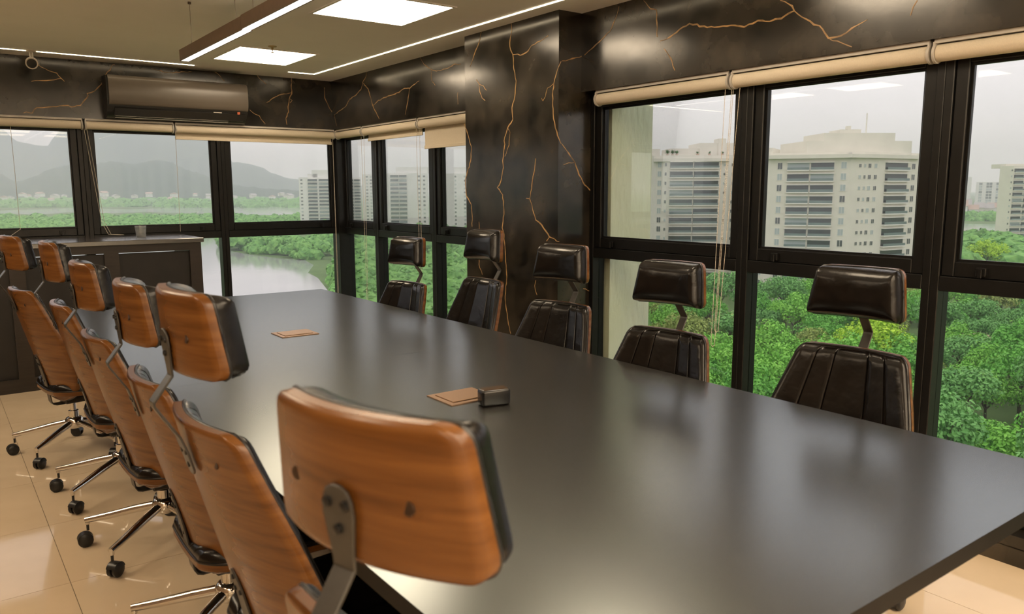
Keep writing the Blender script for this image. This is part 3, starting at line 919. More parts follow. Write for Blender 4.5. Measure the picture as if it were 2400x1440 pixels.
    hood = [(0.0305*math.cos(a), 0.0305*math.sin(a)) for a in [math.radians(q) for q in range(20, 171, 15)]]
    hood += [(0.0285*math.cos(a), 0.0285*math.sin(a)) for a in [math.radians(q) for q in range(170, 19, -15)]]
    cas.prism(hood, lambda a, b: (-0.019, -0.012+a, -0.068+b), lambda a, b: (0.019, -0.012+a, -0.068+b))
    cas_me = cas.mesh('caster', M['caster'], smooth=40)
    for k in range(5):
        a = 2*PI*k/5+0.35
        ca, sa = math.cos(a), math.sin(a)
        lg = MB()
        lg.tube([(0.035*ca, 0.035*sa, 0.168), (0.12*ca, 0.12*sa, 0.152), (0.235*ca, 0.235*sa, 0.126), (0.318*ca, 0.318*sa, 0.110)], [0.0175, 0.0165, 0.0145, 0.012], 12)
        lg.tube([(0.312*ca, 0.312*sa, 0.118), (0.312*ca, 0.312*sa, 0.093)], 0.0095, 12)
        L = lg.build('base_leg', M['chrome'], root, smooth=50)
        inst('caster', cas_me, L, (0.312*ca, 0.312*sa, 0.0970), (0, 0, a*2.3+k))
    return root

CHAIR_G = 'walnut and black leather office chairs around the table'
spots = [
    # x, y, heading (direction the sitter looks), height offset, base twist, label
    (0.576, 4.908, 0.163, 0.003, 'walnut-backed office chair at the far left end of the table row'),
    (0.672, 4.094, 0.000, 0.008, 'second farthest walnut-backed chair of the left row, in front of the sideboard'),
    (0.692, 3.346, 0.039, -0.031, 'third farthest walnut-backed chair of the left row'),
    (0.689, 2.466, -0.016, -0.026, 'third nearest walnut-backed chair of the left row'),
    (0.648, 1.722, 0.033, 0.030, 'second nearest walnut-backed chair of the left row, its headrest fully in view'),
    (0.594, 0.848, 0.294, -0.006, 'blurred walnut-backed chair nearest the camera with a large headrest'),
    (2.201, 4.294, PI+0.107, -0.059, 'farthest leather chair of the right row, before the green window'),
    (2.342, 3.684, PI-0.040, 0.008, 'tallest-standing leather chair of the right row at the pillar edge'),
    (2.253, 2.868, PI+0.107, -0.032, 'leather chair of the right row in front of the marble pillar'),
    (2.180, 2.115, PI+0.093, -0.055, 'leather chair of the right row before the pale green outer wall'),
    (2.318, 1.410, PI+0.053, -0.032, 'large leather chair nearest the camera in the right row'),
]
chair0 = make_chair()
index_kids()
BASEPARTS = ('gas_lift', 'hub', 'base_leg')
for i, (x, y, th, dz, lab) in enumerate(spots):
    c = chair0 if i == len(spots)-1 else copy_tree(chair0)
    c.location = (x, y, 0)
    c.rotation_euler = (0, 0, th-PI/2)
    tag(c, lab, 'chair', CHAIR_G)
    for ch in (kids(c) if True else []):
        if not ch.name.split('.')[0] in BASEPARTS:
            ch.location.z += dz

# ------------------------------------------------------------------ outside: terrain, lagoon, hills, haze
GZ = -32.0
def hray(u, v=None):
    if v is None:
        v = 720-FPX*(0.14718+0.00323*(u-1200)/FPX)/0.9891
    return FW+RT*((u-1200)/FPX)-UP*((v-720)/FPX)
def plan(u, w):
    """ground-plan point straight out through image column u at optical depth w"""
    d = hray(u)
    return Vector((d.x*w, d.y*w, 0))
def onground(u, v, z=GZ):
    d = hray(u, v)
    t = (z-CAM.z)/d.z
    return Vector((d.x*t, d.y*t, z))
def zat(u, v, w):
    return CAM.z+hray(u, v).z*w

M['land'] = mat('scrub_ground', (0.090, 0.160, 0.045), 0.95, nscale=0.05, color2=(0.16, 0.25, 0.08), detail=4)
M['water'] = mat('lagoon_water', (0.42, 0.41, 0.41), 0.10, spec=0.5, nscale=0.02, color2=(0.50, 0.48, 0.47), bump=0.15, bscale=0.4)
M['court'] = mat('pink_paving', (0.55, 0.38, 0.30), 0.9, nscale=0.5)
M['leaf'] = []
for k, (a, b) in enumerate((((0.095, 0.330, 0.045), (0.220, 0.570, 0.090)), ((0.150, 0.430, 0.055), (0.330, 0.700, 0.110)), ((0.115, 0.310, 0.080), (0.240, 0.520, 0.140)), ((0.340, 0.600, 0.030), (0.580, 0.820, 0.080)), ((0.240, 0.320, 0.075), (0.440, 0.540, 0.150)))):
    mm = mat('leaves_%s' % ('deep', 'fresh', 'dull', 'yellow', 'olive')[k], a, 0.7, nscale=0.9, color2=b, detail=4, spec=0.3)
    M['leaf'].append(mm)
M['bark'] = mat('tree_bark', (0.10, 0.075, 0.05), 0.9, nscale=3, vary=0.3)
M['canopy'] = mat('mangrove_canopy', (0.100, 0.270, 0.065), 0.85, nscale=0.35, color2=(0.28, 0.54, 0.14), detail=4, spec=0.2)
M['hill'] = mat('forested_hill', (0.030, 0.055, 0.028), 0.95, nscale=0.006, color2=(0.060, 0.095, 0.045), detail=4, spec=0.1)
M['facade'] = mat('cream_facade', (0.74, 0.71, 0.60), 0.85, nscale=0.3, vary=0.04)
M['facade2'] = mat('white_facade', (0.76, 0.75, 0.70), 0.85, nscale=0.3, vary=0.04)
M['facade3'] = mat('beige_facade', (0.71, 0.68, 0.59), 0.85, nscale=0.3, vary=0.04)
M['slab'] = mat('balcony_slab', (0.78, 0.76, 0.68), 0.8, nscale=0.5, vary=0.03)
M['wglass'] = mat('tower_window_glass', (0.045, 0.055, 0.055), 0.12, spec=0.8, nscale=0.7, color2=(0.11, 0.125, 0.12))
M['wpale'] = mat('closed_blind_glass', (0.42, 0.48, 0.46), 0.25, spec=0.6, nscale=0.7, vary=0.08)
M['rail'] = mat('green_glass_rail', (0.16, 0.21, 0.195), 0.2, spec=0.6, nscale=1.0, vary=0.2)
M['greyroof'] = mat('grey_roof', (0.46, 0.43, 0.40), 0.9, nscale=1.0, vary=0.1)
M['terracotta'] = mat('terracotta', (0.52, 0.38, 0.30), 0.9, nscale=1.0, vary=0.1)
M['roofgreen'] = mat('potted_green', (0.06, 0.16, 0.04), 0.8, nscale=2.0, vary=0.3)

land = MB()
land.v = [(-7000, 8, GZ), (9000, 8, GZ), (9000, 11000, GZ), (-7000, 11000, GZ), (4, -3000, GZ), (9000, -3000, GZ), (9000, 8, GZ), (4, 8, GZ)]
land.quadf([0, 1, 2, 3]); land.quadf([4, 5, 6, 7])
tag(land.build('ground', M['land']), 'flat green ground far below the windows', 'ground', kind='stuff')

def water(name, pix, label):
    mb = MB()
    P = [onground(u, v) for u, v in pix]
    n = len(P)
    mb.v = [(p.x, p.y, GZ+0.06) for p in P]+[(p.x, p.y, GZ-0.5) for p in P]
    mb.quadf(range(n)); mb.quadf([n+i for i in range(n)][::-1])
    for i in range(n):
        j = (i+1) % n
        mb.quadf([i, j, n+j, n+i])
    tag(mb.build(name, M['water']), label, 'water', kind='stuff')
water('lagoon', [(150, 556), (300, 553), (500, 560), (515, 578), (545, 590), (590, 598), (650, 606), (715, 610), (735, 622), (722, 640), (745, 652), (775, 690), (815, 760), (840, 860), (300, 900), (-200, 760)], 'grey calm lagoon beyond the far windows')
water('channel', [(-300, 506), (0, 501), (100, 503), (170, 497), (260, 500), (340, 497), (390, 499), (500, 501), (560, 503), (640, 505), (705, 507), (760, 508), (760, 479), (640, 478), (540, 477), (470, 479), (400, 483), (385, 488), (300, 491), (170, 488), (0, 494), (-300, 500)], 'pale strip of water in front of the hills')
water('canal', [(2150, 541), (2420, 541), (2700, 545), (2700, 527), (2420, 526), (2150, 524)], 'pale canal strip seen between towers at far right')

def ridge(name, prof, w, depth, label, rough, seed):
    rng = random.Random(seed)
    us = [prof[0][0]+(prof[-1][0]-prof[0][0])*i/160 for i in range(161)]
    mb = MB()
    K = 9
    for i, u in enumerate(us):
        v = interp(prof, u)
        zt = zat(u, v, w)
        for k in range(K):
            f = k/(K-1)
            ww = w-depth*(1-f)
            h = (zt-GZ)*(1-(1-f)**1.7)+(0 if k in (0, K-1) else rng.uniform(-rough, rough))
            p = plan(u, ww)
            mb.v.append((p.x, p.y, GZ+max(0, h)))
        p = plan(u, w+depth*0.8)
        mb.v.append((p.x, p.y, GZ))
    R = K+1
    for i in range(160):
        for k in range(R-1):
            a = i*R+k
            mb.quadf([a, a+1, a+R+1, a+R])
    tag(mb.build(name, M['hill'], smooth=60), label, 'mountain')
ridge('mountain', [(-900, 330), (-500, 240), (-150, 235), (0, 285), (25, 308), (48, 333), (75, 337), (100, 343), (122, 343), (150, 310), (190, 265), (300, 230), (420, 245), (500, 310), (537, 364), (546, 381), (585, 384), (620, 394), (640, 408), (665, 417), (705, 421), (780, 430), (900, 442), (1000, 447)], 4600, 900, 'tall hazy blue-grey mountain behind the far windows', 8, 3)
ridge('mountain_foothill', [(-700, 380), (-200, 370), (0, 402), (20, 418), (45, 427), (90, 412), (120, 397), (170, 387), (230, 385), (270, 379), (320, 385), (370, 375), (400, 379), (430, 395), (470, 408), (510, 420), (560, 436), (640, 444), (720, 448)], 3000, 600, 'lower wooded foothill in front of the tall mountain', 7, 5)

# --- distant mangrove as one uncountable canopy
def canopy(name, spots, label, seed, nleaf=30):
    rng = random.Random(seed)
    ico = bmesh.new()
    bmesh.ops.create_icosphere(ico, subdivisions=2, radius=1.0)
    base_v = [v.co.copy() for v in ico.verts]
    idx = {v: i for i, v in enumerate(ico.verts)}
    base_f = [[idx[v] for v in f.verts] for f in ico.faces]
    ico.free()
    vs, fs = [], []
    for (x, y, r, h) in spots:
        b = len(vs)
        ph = rng.random()*6
        for v in base_v:
            if v.z < -0.5:
                v = Vector((v.x, v.y, -0.5))
            j = 1+0.22*math.sin(v.x*5+ph)*math.sin(v.y*5+ph*2)+rng.uniform(-0.14, 0.14)
            vs.append((x+v.x*r*j, y+v.y*r*j, GZ+h-r*0.7+v.z*r*0.75*j))
        fs += [[b+i for i in f] for f in base_f]
        for q in range(nleaf):
            d = Vector((rng.gauss(0, 1), rng.gauss(0, 1), abs(rng.gauss(0, 1))*0.9-0.15)).normalized()
            c = Vector((x+d.x*r*1.02, y+d.y*r*1.02, GZ+h-r*0.7+d.z*r*0.79))
            n = (d+Vector((rng.uniform(-.7, .7), rng.uniform(-.7, .7), rng.uniform(-.2, .7)))).normalized()
            t1 = n.orthogonal().normalized()
            t1.rotate(Matrix.Rotation(rng.random()*6.28, 3, n))
            t2 = n.cross(t1)
            sz = r*rng.uniform(0.12, 0.26)
            b = len(vs)
            vs += [tuple(c-t1*sz), tuple(c+t2*sz*0.7), tuple(c+t1*sz), tuple(c-t2*sz*0.7)]
            fs.append([b, b+1, b+2, b+3])
    me = bpy.data.meshes.new(name)
    me.from_pydata(vs, [], fs)
    me.materials.append(M['canopy'])
    o = bpy.data.objects.new(name, me)
    link(o)
    tag(o, label, 'forest', kind='stuff')
rng = random.Random(11)
sp = []
for k in range(1500):       # strip between lagoon and channel, left half
    u = rng.uniform(-260, 820); v = rng.uniform(519, 555)
    if 470 < u < 800 and v > 548: continue
    p = onground(u, v)
    w = p.dot(Vector((FW.x, FW.y, 0)))
    sp.append((p.x, p.y, rng.uniform(4, 8)*(0.6+w/1500), rng.uniform(5, 10)))
for k in range(900):        # far shore below the hills
    u = rng.uniform(-260, 820); v = rng.uniform(462, 487)
    p = onground(u, v)
    sp.append((p.x, p.y, rng.uniform(12, 26), rng.uniform(8, 17)))
canopy('mangrove_forest', sp, 'green mangrove forest stretching along the lagoon', 2)
sp = []
for k in range(1900):       # right of the lagoon under the corner windows and up to the towers
    u = rng.uniform(745, 1480); v = rng.uniform(548, 860)
    if v > 610+(u-745)*0.9 and u < 800: continue
    if u < 800 and 612 < v: continue
    p = onground(u, v)
    sp.append((p.x, p.y, rng.uniform(2.6, 5.0), rng.uniform(5, 11)))
for k in range(160):
    u = rng.uniform(520, 740); v = 585+(u-520)*0.12-rng.uniform(0, 30)
    p = onground(u, v)
    sp.append((p.x, p.y, rng.uniform(3, 5.5), rng.uniform(4, 9)))
canopy('lagoon_bank_forest', sp, 'bright green bushy bank beside the lagoon under the corner windows', 4, 60)
sp = []
for k in range(1100):       # between the towers on the right
    u = rng.uniform(1480, 2750); v = rng.uniform(548, 660)
    if u > 2180 and v < 582: continue
    p = onground(u, v)
    sp.append((p.x, p.y, rng.uniform(4, 7.5), rng.uniform(6, 12)))
for k in range(350):
    u = rng.uniform(2180, 2750); v = rng.uniform(499, 520)
    p = onground(u, v)
    sp.append((p.x, p.y, rng.uniform(5, 9), rng.uniform(5, 9)))
canopy('park_forest', sp, 'green tree cover around the feet of the towers', 6, 45)

# --- single trees below the right-hand windows
def make_tree(name, seed, height, spread, leafmat, nclump, umbrella=False):
    rng = random.Random(seed)
    root = empty(name, (0, 0, 0))
    tr = MB()
    tr.tube([(0, 0, 0), (0.15, 0.1, height*0.3), (-0.1, 0.2, height*0.62)], [0.28, 0.22, 0.12], 7)
    for k in range(5):
        a = k*2*PI/5+rng.random()
        tr.tube([(0, 0.1, height*0.38), (math.cos(a)*spread*0.35, math.sin(a)*spread*0.35, height*0.62), (math.cos(a)*spread*0.6, math.sin(a)*spread*0.6, height*0.8)], [0.13, 0.08, 0.03], 5)
    tr.build('trunk', M['bark'], root, smooth=60)
    vs, fs = [], []
    clumps = []
    for k in range(nclump):
        a = rng.random()*2*PI
        rr = spread*math.sqrt(rng.random())*0.86
        if umbrella:
            z = height*(0.86+0.10*(1-(rr/spread)**2))+rng.uniform(-0.3, 0.3)
            cr = spread*rng.uniform(0.22, 0.30)
        else:
            z = height*(0.45+0.50*math.sqrt(max(0, 1-(rr/spread)**2))*rng.uniform(0.55, 1.0))
            cr = spread*rng.uniform(0.26, 0.40)
        clumps.append((Vector((math.cos(a)*rr, math.sin(a)*rr, z)), cr))
    for c, cr in clumps:
        for q in range(95):
            d = Vector((rng.gauss(0, 1), rng.gauss(0, 1), rng.gauss(0, 1)*0.8+0.25)).normalized()
            p = c+d*cr*rng.uniform(0.75, 1.05)*Vector((1, 1, 0.8)).length/1.62
            n = (d+Vector((rng.uniform(-.6, .6), rng.uniform(-.6, .6), rng.uniform(-.2, .8)))).normalized()
            t1 = n.orthogonal().normalized()
            t1.rotate(Matrix.Rotation(rng.random()*6.28, 3, n))
            t2 = n.cross(t1)
            s = rng.uniform(0.16, 0.34)
            b = len(vs)
            vs += [tuple(p-t1*s), tuple(p+t2*s*0.55+n*0.05), tuple(p+t1*s), tuple(p-t2*s*0.55+n*0.05)]
            fs.append((b, b+1, b+2, b+3))
    me = bpy.data.meshes.new('crown')
    me.from_pydata(vs, [], fs)
    me.materials.append(leafmat)
    link(bpy.data.objects.new('crown', me), root)
    return root
kinds = [make_tree('broadleaf_tree', 21, 10.0, 4.2, M['leaf'][0], 26), make_tree('broadleaf_tree', 22, 9.0, 4.6, M['leaf'][1], 28), make_tree('broadleaf_tree', 23, 11.0, 4.0, M['leaf'][2], 26), make_tree('broadleaf_tree', 24, 8.0, 3.6, M['leaf'][1], 22), make_tree('broadleaf_tree', 25, 8.5, 4.0, M['leaf'][4], 24)]
yellow_t = make_tree('broadleaf_tree', 26, 9.5, 4.4, M['leaf'][3], 28)
umb_t = make_tree('umbrella_tree', 27, 10.0, 4.6, M['leaf'][2], 24, True)
index_kids()
TREE_G = 'trees below the right-hand windows'
TL = ['deep green broadleaf tree', 'fresh green broadleaf tree', 'dull green tall tree', 'small fresh green tree', 'olive brown-green tree']
used = [False]*5
placed = []
rng = random.Random(31)
def put_tree(proto, first, x, y, s, rz):
    c = proto if first else copy_tree(proto)
    c.location = (x, y, GZ)
    c.rotation_euler = (0, 0, rz)
    c.scale = (s, s, s*rng.uniform(0.9, 1.15))
    return c
COURT = onground(2300, 800, GZ)
tries = 0
while len(placed) < 235 and tries < 6000:
    tries += 1
    u = rng.uniform(1380, 2900)
    w = 62+150*rng.random()**1.25
    p = plan(u, w)
    if p.x < 40: continue
    s = rng.uniform(0.78, 1.2)
    if any((p.x-a)**2+(p.y-b)**2 < (5.2*(s+c)/2)**2 for a, b, c in placed): continue
    if (p-Vector((COURT.x, COURT.y, 0))).length < 9: continue
    k = rng.choices(range(5), (5, 5, 4, 3, 2))[0]
    o = put_tree(kinds[k], not used[k], p.x, p.y, s, rng.random()*6.28)
    used[k] = True
    row = 'in the nearest rows' if w < 95 else ('half way out' if w < 150 else 'farthest out, near the towers')
    if u < 1440 or u > 2400: where = 'outside the picture'
    elif u < 1725: where = 'below the pane beside the pillar'
    elif u < 2165: where = 'behind the nearest leather chair'
    else: where = 'below the right-edge pane'
    tag(o, TL[k]+' %s, %s' % (where, row), 'tree', TREE_G)
    placed.append((p.x, p.y, s))
p = plan(2070, 128); tag(put_tree(yellow_t, True, p.x, p.y, 1.25, 0.3), 'bright yellow-green tree just right of the nearest leather headrest neck', 'tree', TREE_G)
p = plan(2330, 290); c = put_tree(yellow_t, False, p.x, p.y, 1.5, 1.3); tag(c, 'round bright yellow-green tree at the foot of the slim far right tower', 'tree', TREE_G)
for k, (u, v) in enumerate(((2275, 860), (2375, 850))):
    q = onground(u, v)
    c = put_tree(umb_t, k == 0, q.x, q.y, 0.9, k*1.7)
    tag(c, ('flat-topped tree left of the pink courtyard, seen through the right pane', 'flat-topped tree at the right edge by the pink courtyard')[k], 'tree', TREE_G)
ct = empty('courtyard', (COURT.x, COURT.y, GZ))
MB().box(-8, -8, 0.02, 8, 8, 0.25).build('paving', M['court'], ct)
MB().box(-8, 6, 0.25, 2, 8, 3.2).build('wall', M['court'], ct)
MB().box(-7.5, 5.9, 0.6, -4.5, 5.99, 2.8).build('gate', M['rail'], ct)
tag(ct, 'small pink paved courtyard with a wall among the trees', 'courtyard')

# --- towers
def unit_meshes():
    bal = MB()     # x 0..1 along facade, y 0..1 outwards, z 0..1
    bal.box(0, 0.0, 0.13, 1, 0.02, 0.92, 0)
    bal.box(-0.015, 0, 0, 1.015, 1.0, 0.13, 1)
    bal.box(0.0, 0.90, 0.13, 1, 0.96, 0.42, 2)
    bal.box(-0.015, 0, 0.92, 1.015, 1.0, 1.0, 1)
    win = MB()
    win.box(0, 0, 0, 1, 0.6, 1, 0)
    for a, b, c, d in ((-0.06, -0.06, 0.0, 1.06), (1.0, -0.06, 1.06, 1.06), (0, -0.06, 1, 0.0), (0, 1.0, 1, 1.06), (0.47, 0, 0.53, 1)):
        win.box(a, 0, b, c, 1, d, 1)
    out = {}
    for nm, g in (('dark', 'wglass'), ('pale', 'wpale')):
        out['bal_'+nm] = bal.mesh('balcony', [M[g], M['slab'], M['rail']])
        out['win_'+nm] = win.mesh('window', [M[g], M['slab']])
    return out
UM = unit_meshes()
def tower(label, facets, back, ztop, zfloor0, fh, nfl, wall_mat, extras=(), cat='building', seed=1, group=None):
    """facets: list of ((x,y) points of the visible plan edges); each facet carries columns (kind, f0, f1, z0, h)"""
    rng = random.Random(seed)
    pts = [Vector((p.x, p.y, 0)) for p in [f[0] for f in facets]+[facets[-1][1]]]
    base = pts[0].copy()
    root = empty('apartment_tower', (base.x, base.y, GZ))
    poly = [(p.x-base.x, p.y-base.y) for p in pts]+[(b.x-base.x, b.y-base.y) for b in back]
    H = ztop-GZ
    body = MB().prism(poly, lambda a, b: (a, b, 0), lambda a, b: (a, b, H)).build('wall', wall_mat, root)
    for p0, p1, cols in facets:
        d = Vector((p1.x-p0.x, p1.y-p0.y, 0))
        L = d.length
        d.normalize()
        n = Vector((d.y, -d.x, 0))
        if n.dot(Vector((p0.x, p0.y, 0))) > 0: n = -n
        ang = math.atan2(d.y, d.x)
        flip = n.dot(Vector((-d.y, d.x, 0))) < 0
        for kind, f0, f1, z0, h in cols:
            for k in range(nfl):
                zz = zfloor0-k*fh+z0-GZ
                if zz < 1: break
                dark = rng.random() < (0.75 if kind == 'bal' else 0.6)
                me = UM[('bal_' if kind == 'bal' else 'win_')+('dark' if dark else 'pale')]
                out = 0.9 if kind == 'bal' else 0.10
                pos = Vector((p0.x, p0.y, 0))-base+d*(L*f0)
                o = inst('balcony' if kind == 'bal' else 'window', me, root, (pos.x, pos.y, zz), (0, 0, ang), (L*(f1-f0), -out if flip else out, h))
    for e in extras:
        (u0, w0), (u1, w1), za, zb, dep = e
        a, b = plan(u0, w0)-base, plan(u1, w1)-base
        a.z = b.z = 0
        dd = (b-a); nn = Vector((-dd.y, dd.x, 0)).normalized()
        if nn.dot(base) < 0: nn = -nn
        q = [a, b, b+nn*dep, a+nn*dep]
        MB().prism([(v.x, v.y) for v in q], lambda x, y: (x, y, za-GZ), lambda x, y: (x, y, zb-GZ)).build('roof_block', wall_mat, root)
    tag(root, label, cat, group)
    return root, base
# main cream tower behind the middle right-hand window
P = [plan(1772, 224), plan(1798, 219), plan(1992, 211), plan(2056, 214), plan(2152, 223)]
zr = zat(1900, 358, 214)
zf = zat(1900, 390, 214)-1.0
r, b = tower('wide cream apartment tower with stepped roof seen through the middle right-hand window',
    [(P[0], P[1], [('win', 0.35, 0.75, 0.6, 1.6)]),
     (P[1], P[2], [('win', 0.12, 0.175, 0.3, 1.7), ('bal', 0.24, 0.505, -0.25, 2.35), ('bal', 0.525, 0.80, -0.25, 2.35), ('win', 0.885, 0.945, 0.3, 1.7)]),
     (P[2], P[3], [('win', 0.28, 0.36, 0.6, 0.9), ('win', 0.46, 0.53, 0.6, 0.9), ('win', 0.62, 0.72, 0.5, 1.1), ('win', 0.84, 0.94, 0.5, 1.1)]),
     (P[3], P[4], [('bal', 0.16, 0.70, -0.25, 2.35), ('win', 0.80, 0.88, 0.3, 1.5)])],
    [plan(2165, 250), plan(1780, 262)], zr, zf, 3.0, 16, M['facade'],
    extras=[((1886, 218), (2130, 220), zr-0.5, zat(2000, 331, 218), 18), ((1926, 219), (2090, 220), zr, zat(2000, 313, 219), 14), ((1962, 221), (2010, 221), zr, zat(2000, 305, 221), 8), ((1978, 223), (1986, 223), zr, zat(1980, 297, 223), 1.5), ((1770, 222), (1806, 220), zr-1, zat(1790, 348, 221), 12), ((2021, 223), (2023, 223), zr, zat(2022, 268, 223), 0.25),
            ((1796, 217.6), (1994, 209.6), zr-1.6, zr-0.6, 2.0), ((1994, 209.6), (2058, 212.6), zr-1.6, zr-0.6, 2.0), ((2058, 212.6), (2154, 221.5), zr-1.6, zr-0.6, 2.0)], seed=3)
# left cream tower behind the first right-hand window
P = [plan(1500, 262), plan(1532, 259), plan(1562, 257), plan(1706, 256), plan(1768, 262)]
zr = zat(1620, 365, 258); zf = zat(1620, 390, 257)-0.6
tower('cream apartment tower with roof garden seen through the window beside the pillar',
    [(P[0], P[1], []), (P[1], P[2], [('win', 0.30, 0.58, 0.3, 1.7), ('win', 0.84, 0.98, 0.6, 1.0)]),
     (P[2], P[3], [('bal', 0.05, 0.42, -0.25, 2.35), ('bal', 0.44, 0.84, -0.25, 2.35), ('win', 0.92, 0.95, 0.6, 0.8)]),
     (P[3], P[4], [('win', 0.1, 0.2, 0.5, 1.0)])],
    [plan(1775, 300), plan(1490, 300)], zr, zf, 3.0, 14, M['facade3'],
    extras=[((1522, 262), (1545, 262), zr-1, zat(1535, 350, 262), 14), ((1567, 263), (1640, 263), zr-1, zat(1600, 349, 263), 14), ((1638, 262), (1766, 263), zr-1, zat(1690, 336, 262), 14), ((1680, 262), (1698, 262), zr, zat(1690, 326, 262), 6),
            ((1530, 257), (1708, 254.6), zr-2.0, zr-1.0, 2.0)], seed=5)
for k, u in enumerate((1562, 1574, 1584, 1632, 1660, 1690)):
    q = plan(u, 259.5)
    pl = empty('roof_plant', (q.x, q.y, zr))
    pb = MB()
    rg = random.Random(k)
    hh = 1.7 if k < 3 else 1.0
    for z in range(26):
        a, e = rg.random()*6.28, rg.uniform(0.2, 1.2)
        d = Vector((math.cos(a)*math.cos(e), math.sin(a)*math.cos(e), math.sin(e)))*rg.uniform(0.5, 1.0)*hh
        sd = Vector((-d.y, d.x, 0)).normalized()*0.16
        c0 = Vector((0, 0, 0.6))
        i = len(pb.v)
        pb.v += [tuple(c0-sd*0.4), tuple(c0+d*0.6+sd), tuple(c0+d), tuple(c0+d*0.6-sd)]
        pb.quadf([i, i+1, i+2, i+3])
    pb.build('fronds', M['roofgreen'], pl)
    MB().box(-0.3, -0.3, 0.0, 0.3, 0.3, 0.6).build('planter', M['terracotta'], pl)
    tag(pl, 'small potted palm on the roof terrace of the cream tower', 'plant', 'roof terrace plants')
# slim tower at the right edge
P = [plan(2340, 405), plan(2372, 398), plan(2475, 402)]
zr = zat(2380, 389, 400); zf = zat(2380, 396, 400)-1.8
tower('slim cream balcony tower at the far right edge of the window', [(P[0], P[1], [('win', 0.86, 0.95, 0.6, 0.9)]), (P[1], P[2], [('bal', 0.02, 0.24, -0.2, 2.2), ('bal', 0.27, 0.50, -0.2, 2.2), ('bal', 0.56, 0.78, -0.2, 2.2)])],
    [plan(2480, 440), plan(2345, 440)], zr, zf, 3.0, 19, M['facade'], extras=[((2352, 403), (2440, 403), zr-1, zat(2380, 384, 400), 12)], seed=8)
def plain(label, u0, u1, w, vt, fl_px, cols, m, extras=(), seed=1, side=0.0):
    fh = fl_px*w/FPX
    a, b2 = plan(u0, w+side), plan(u1, w)
    zr = zat((u0+u1)/2, vt, w)
    return tower(label, [(a, b2, cols)], [plan(u1, w+24), plan(u0, w+24)], zr, zr-fh-0.4, fh, 17, m, extras, seed=seed)
plain('white balcony tower left of the corner post', 701, 779, 670, 416, 8.2, [('win', 0.05, 0.11, 0.6, 1.2), ('bal', 0.27, 0.55, -0.2, 2.3), ('bal', 0.60, 0.96, -0.2, 2.3)], M['facade2'], [((732, 672), (772, 672), zat(750, 416, 670), zat(750, 399, 670), 14), ((722, 672), (745, 672), zat(750, 416, 670), zat(750, 408, 670), 12)], 11)
plain('low white tower just right of the corner post', 800, 846, 760, 417, 7.2, [('bal', 0.30, 0.62, -0.2, 2.2), ('bal', 0.66, 0.98, -0.2, 2.2)], M['facade2'], (), 12)
plain('narrow white tower behind the first thin mullion', 849, 880, 720, 409, 7.6, [('win', 0.3, 0.45, 0.4, 1.4), ('win', 0.6, 0.75, 0.4, 1.4)], M['facade2'], (), 13)
plain('broad white balcony tower in the middle corner window', 884, 1004, 575, 406, 9.6, [('win', 0.06, 0.10, 0.4, 1.4), ('bal', 0.26, 0.42, -0.2, 2.4), ('bal', 0.43, 0.58, -0.2, 2.4), ('win', 0.80, 0.84, 0.4, 1.3), ('win', 0.90, 0.94, 0.4, 1.3)], M['facade2'], [((929, 578), (1003, 578), zat(960, 406, 575), zat(960, 392, 575), 14), ((888, 578), (902, 578), zat(960, 406, 575), zat(895, 397, 575), 10)], 14)
plain('white tower with blank walls beside the pillar', 1022, 1100, 590, 407, 9.2, [('win', 0.14, 0.18, 0.4, 1.3), ('win', 0.56, 0.61, 0.4, 1.3), ('win', 0.84, 0.90, 0.4, 1.3)], M['facade2'], [((1064, 593), (1099, 593), zat(1080, 407, 590), zat(1080, 392, 590), 14), ((1024, 593), (1042, 593), zat(1030, 407, 590), zat(1030, 400, 590), 10)], 15)
plain('distant grey tower in the right pane, the slimmer one', 2240, 2276, 1500, 415, 6.0, [('win', 0.35, 0.62, 0.3, 4.4)], M['facade2'], (), 16)
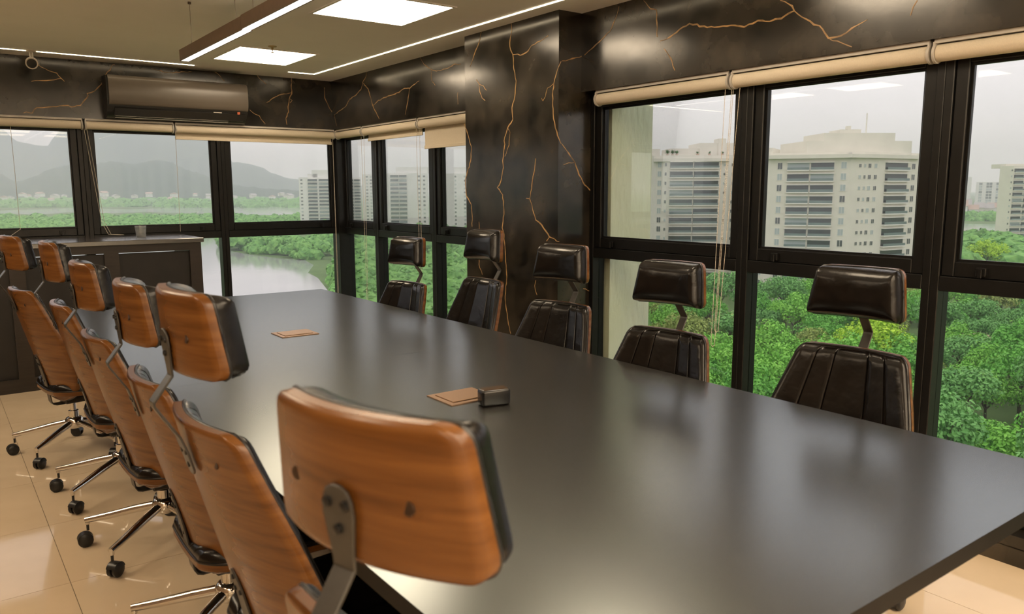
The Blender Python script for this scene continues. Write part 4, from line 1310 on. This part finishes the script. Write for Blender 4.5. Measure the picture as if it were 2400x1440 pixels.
plain('distant grey tower in the right pane, the broader one', 2287, 2348, 1550, 427, 6.5, [('win', 0.12, 0.24, 0.3, 4.4), ('win', 0.40, 0.62, 0.3, 4.4), ('win', 0.78, 0.96, 0.3, 4.4)], M['facade2'], (), 17)
# low houses: far shore and beyond the canal
hm = MB().box(-0.5, -0.5, 0, 0.5, 0.5, 0.65, 0)
hm.prism([(-0.56, 0.65), (0.56, 0.65), (0, 1.0)], lambda a, b: (a, -0.56, b), lambda a, b: (a, 0.56, b), 1)
house_me = [hm.mesh('small_house', [M['facade2'], M['terracotta']]), hm.mesh('small_house', [M['facade3'], M['greyroof']])]
rng = random.Random(5)
for k in range(44):
    u = rng.uniform(-60, 690); v = rng.uniform(458, 470)
    if 250 < u < 330 and v > 466: continue
    w = rng.uniform(1900, 2350)
    p = plan(u, w)
    s = rng.uniform(10, 20)
    o = inst('small_house', house_me[k % 2], None, (p.x, p.y, GZ+rng.uniform(4, 22)), (0, 0, rng.random()*3), (s, s*0.8, s*0.7))
    tag(o, 'tiny pale house on the wooded far shore below the mountain', 'house', 'houses on the far shore')
for k in range(14):
    u = 2235+k*12+rng.uniform(-3, 3)
    w = rng.uniform(880, 1000)
    p = plan(u, w)
    o = inst('small_house', house_me[k % 2], None, (p.x, p.y, GZ), (0, 0, 0.5), (rng.uniform(9, 16), 10, rng.uniform(14, 22)))
    tag(o, 'small pale house beyond the canal in the right pane', 'house', 'houses beyond the canal')

# --- humid air between the building and the hills
haze = bpy.data.materials.new('humid_haze')
haze.use_nodes = True
hn = haze.node_tree
hn.nodes.clear()
ho = hn.nodes.new('ShaderNodeOutputMaterial')
hv = hn.nodes.new('ShaderNodeVolumeScatter')
hv.inputs['Color'].default_value = (0.90, 0.96, 1.0, 1)
hv.inputs['Density'].default_value = HAZE
hv.inputs['Anisotropy'].default_value = 0.2
hn.links.new(hv.outputs[0], ho.inputs['Volume'])
o = MB().prism([(-6500, 12), (9, 12), (9, -2500), (8500, -2500), (8500, 10000), (-6500, 10000)], lambda a, b: (a, b, GZ-1), lambda a, b: (a, b, 420)).build('humid_haze', haze)
tag(o, 'thin humid haze lying over the lagoon and city', 'haze', kind='stuff')
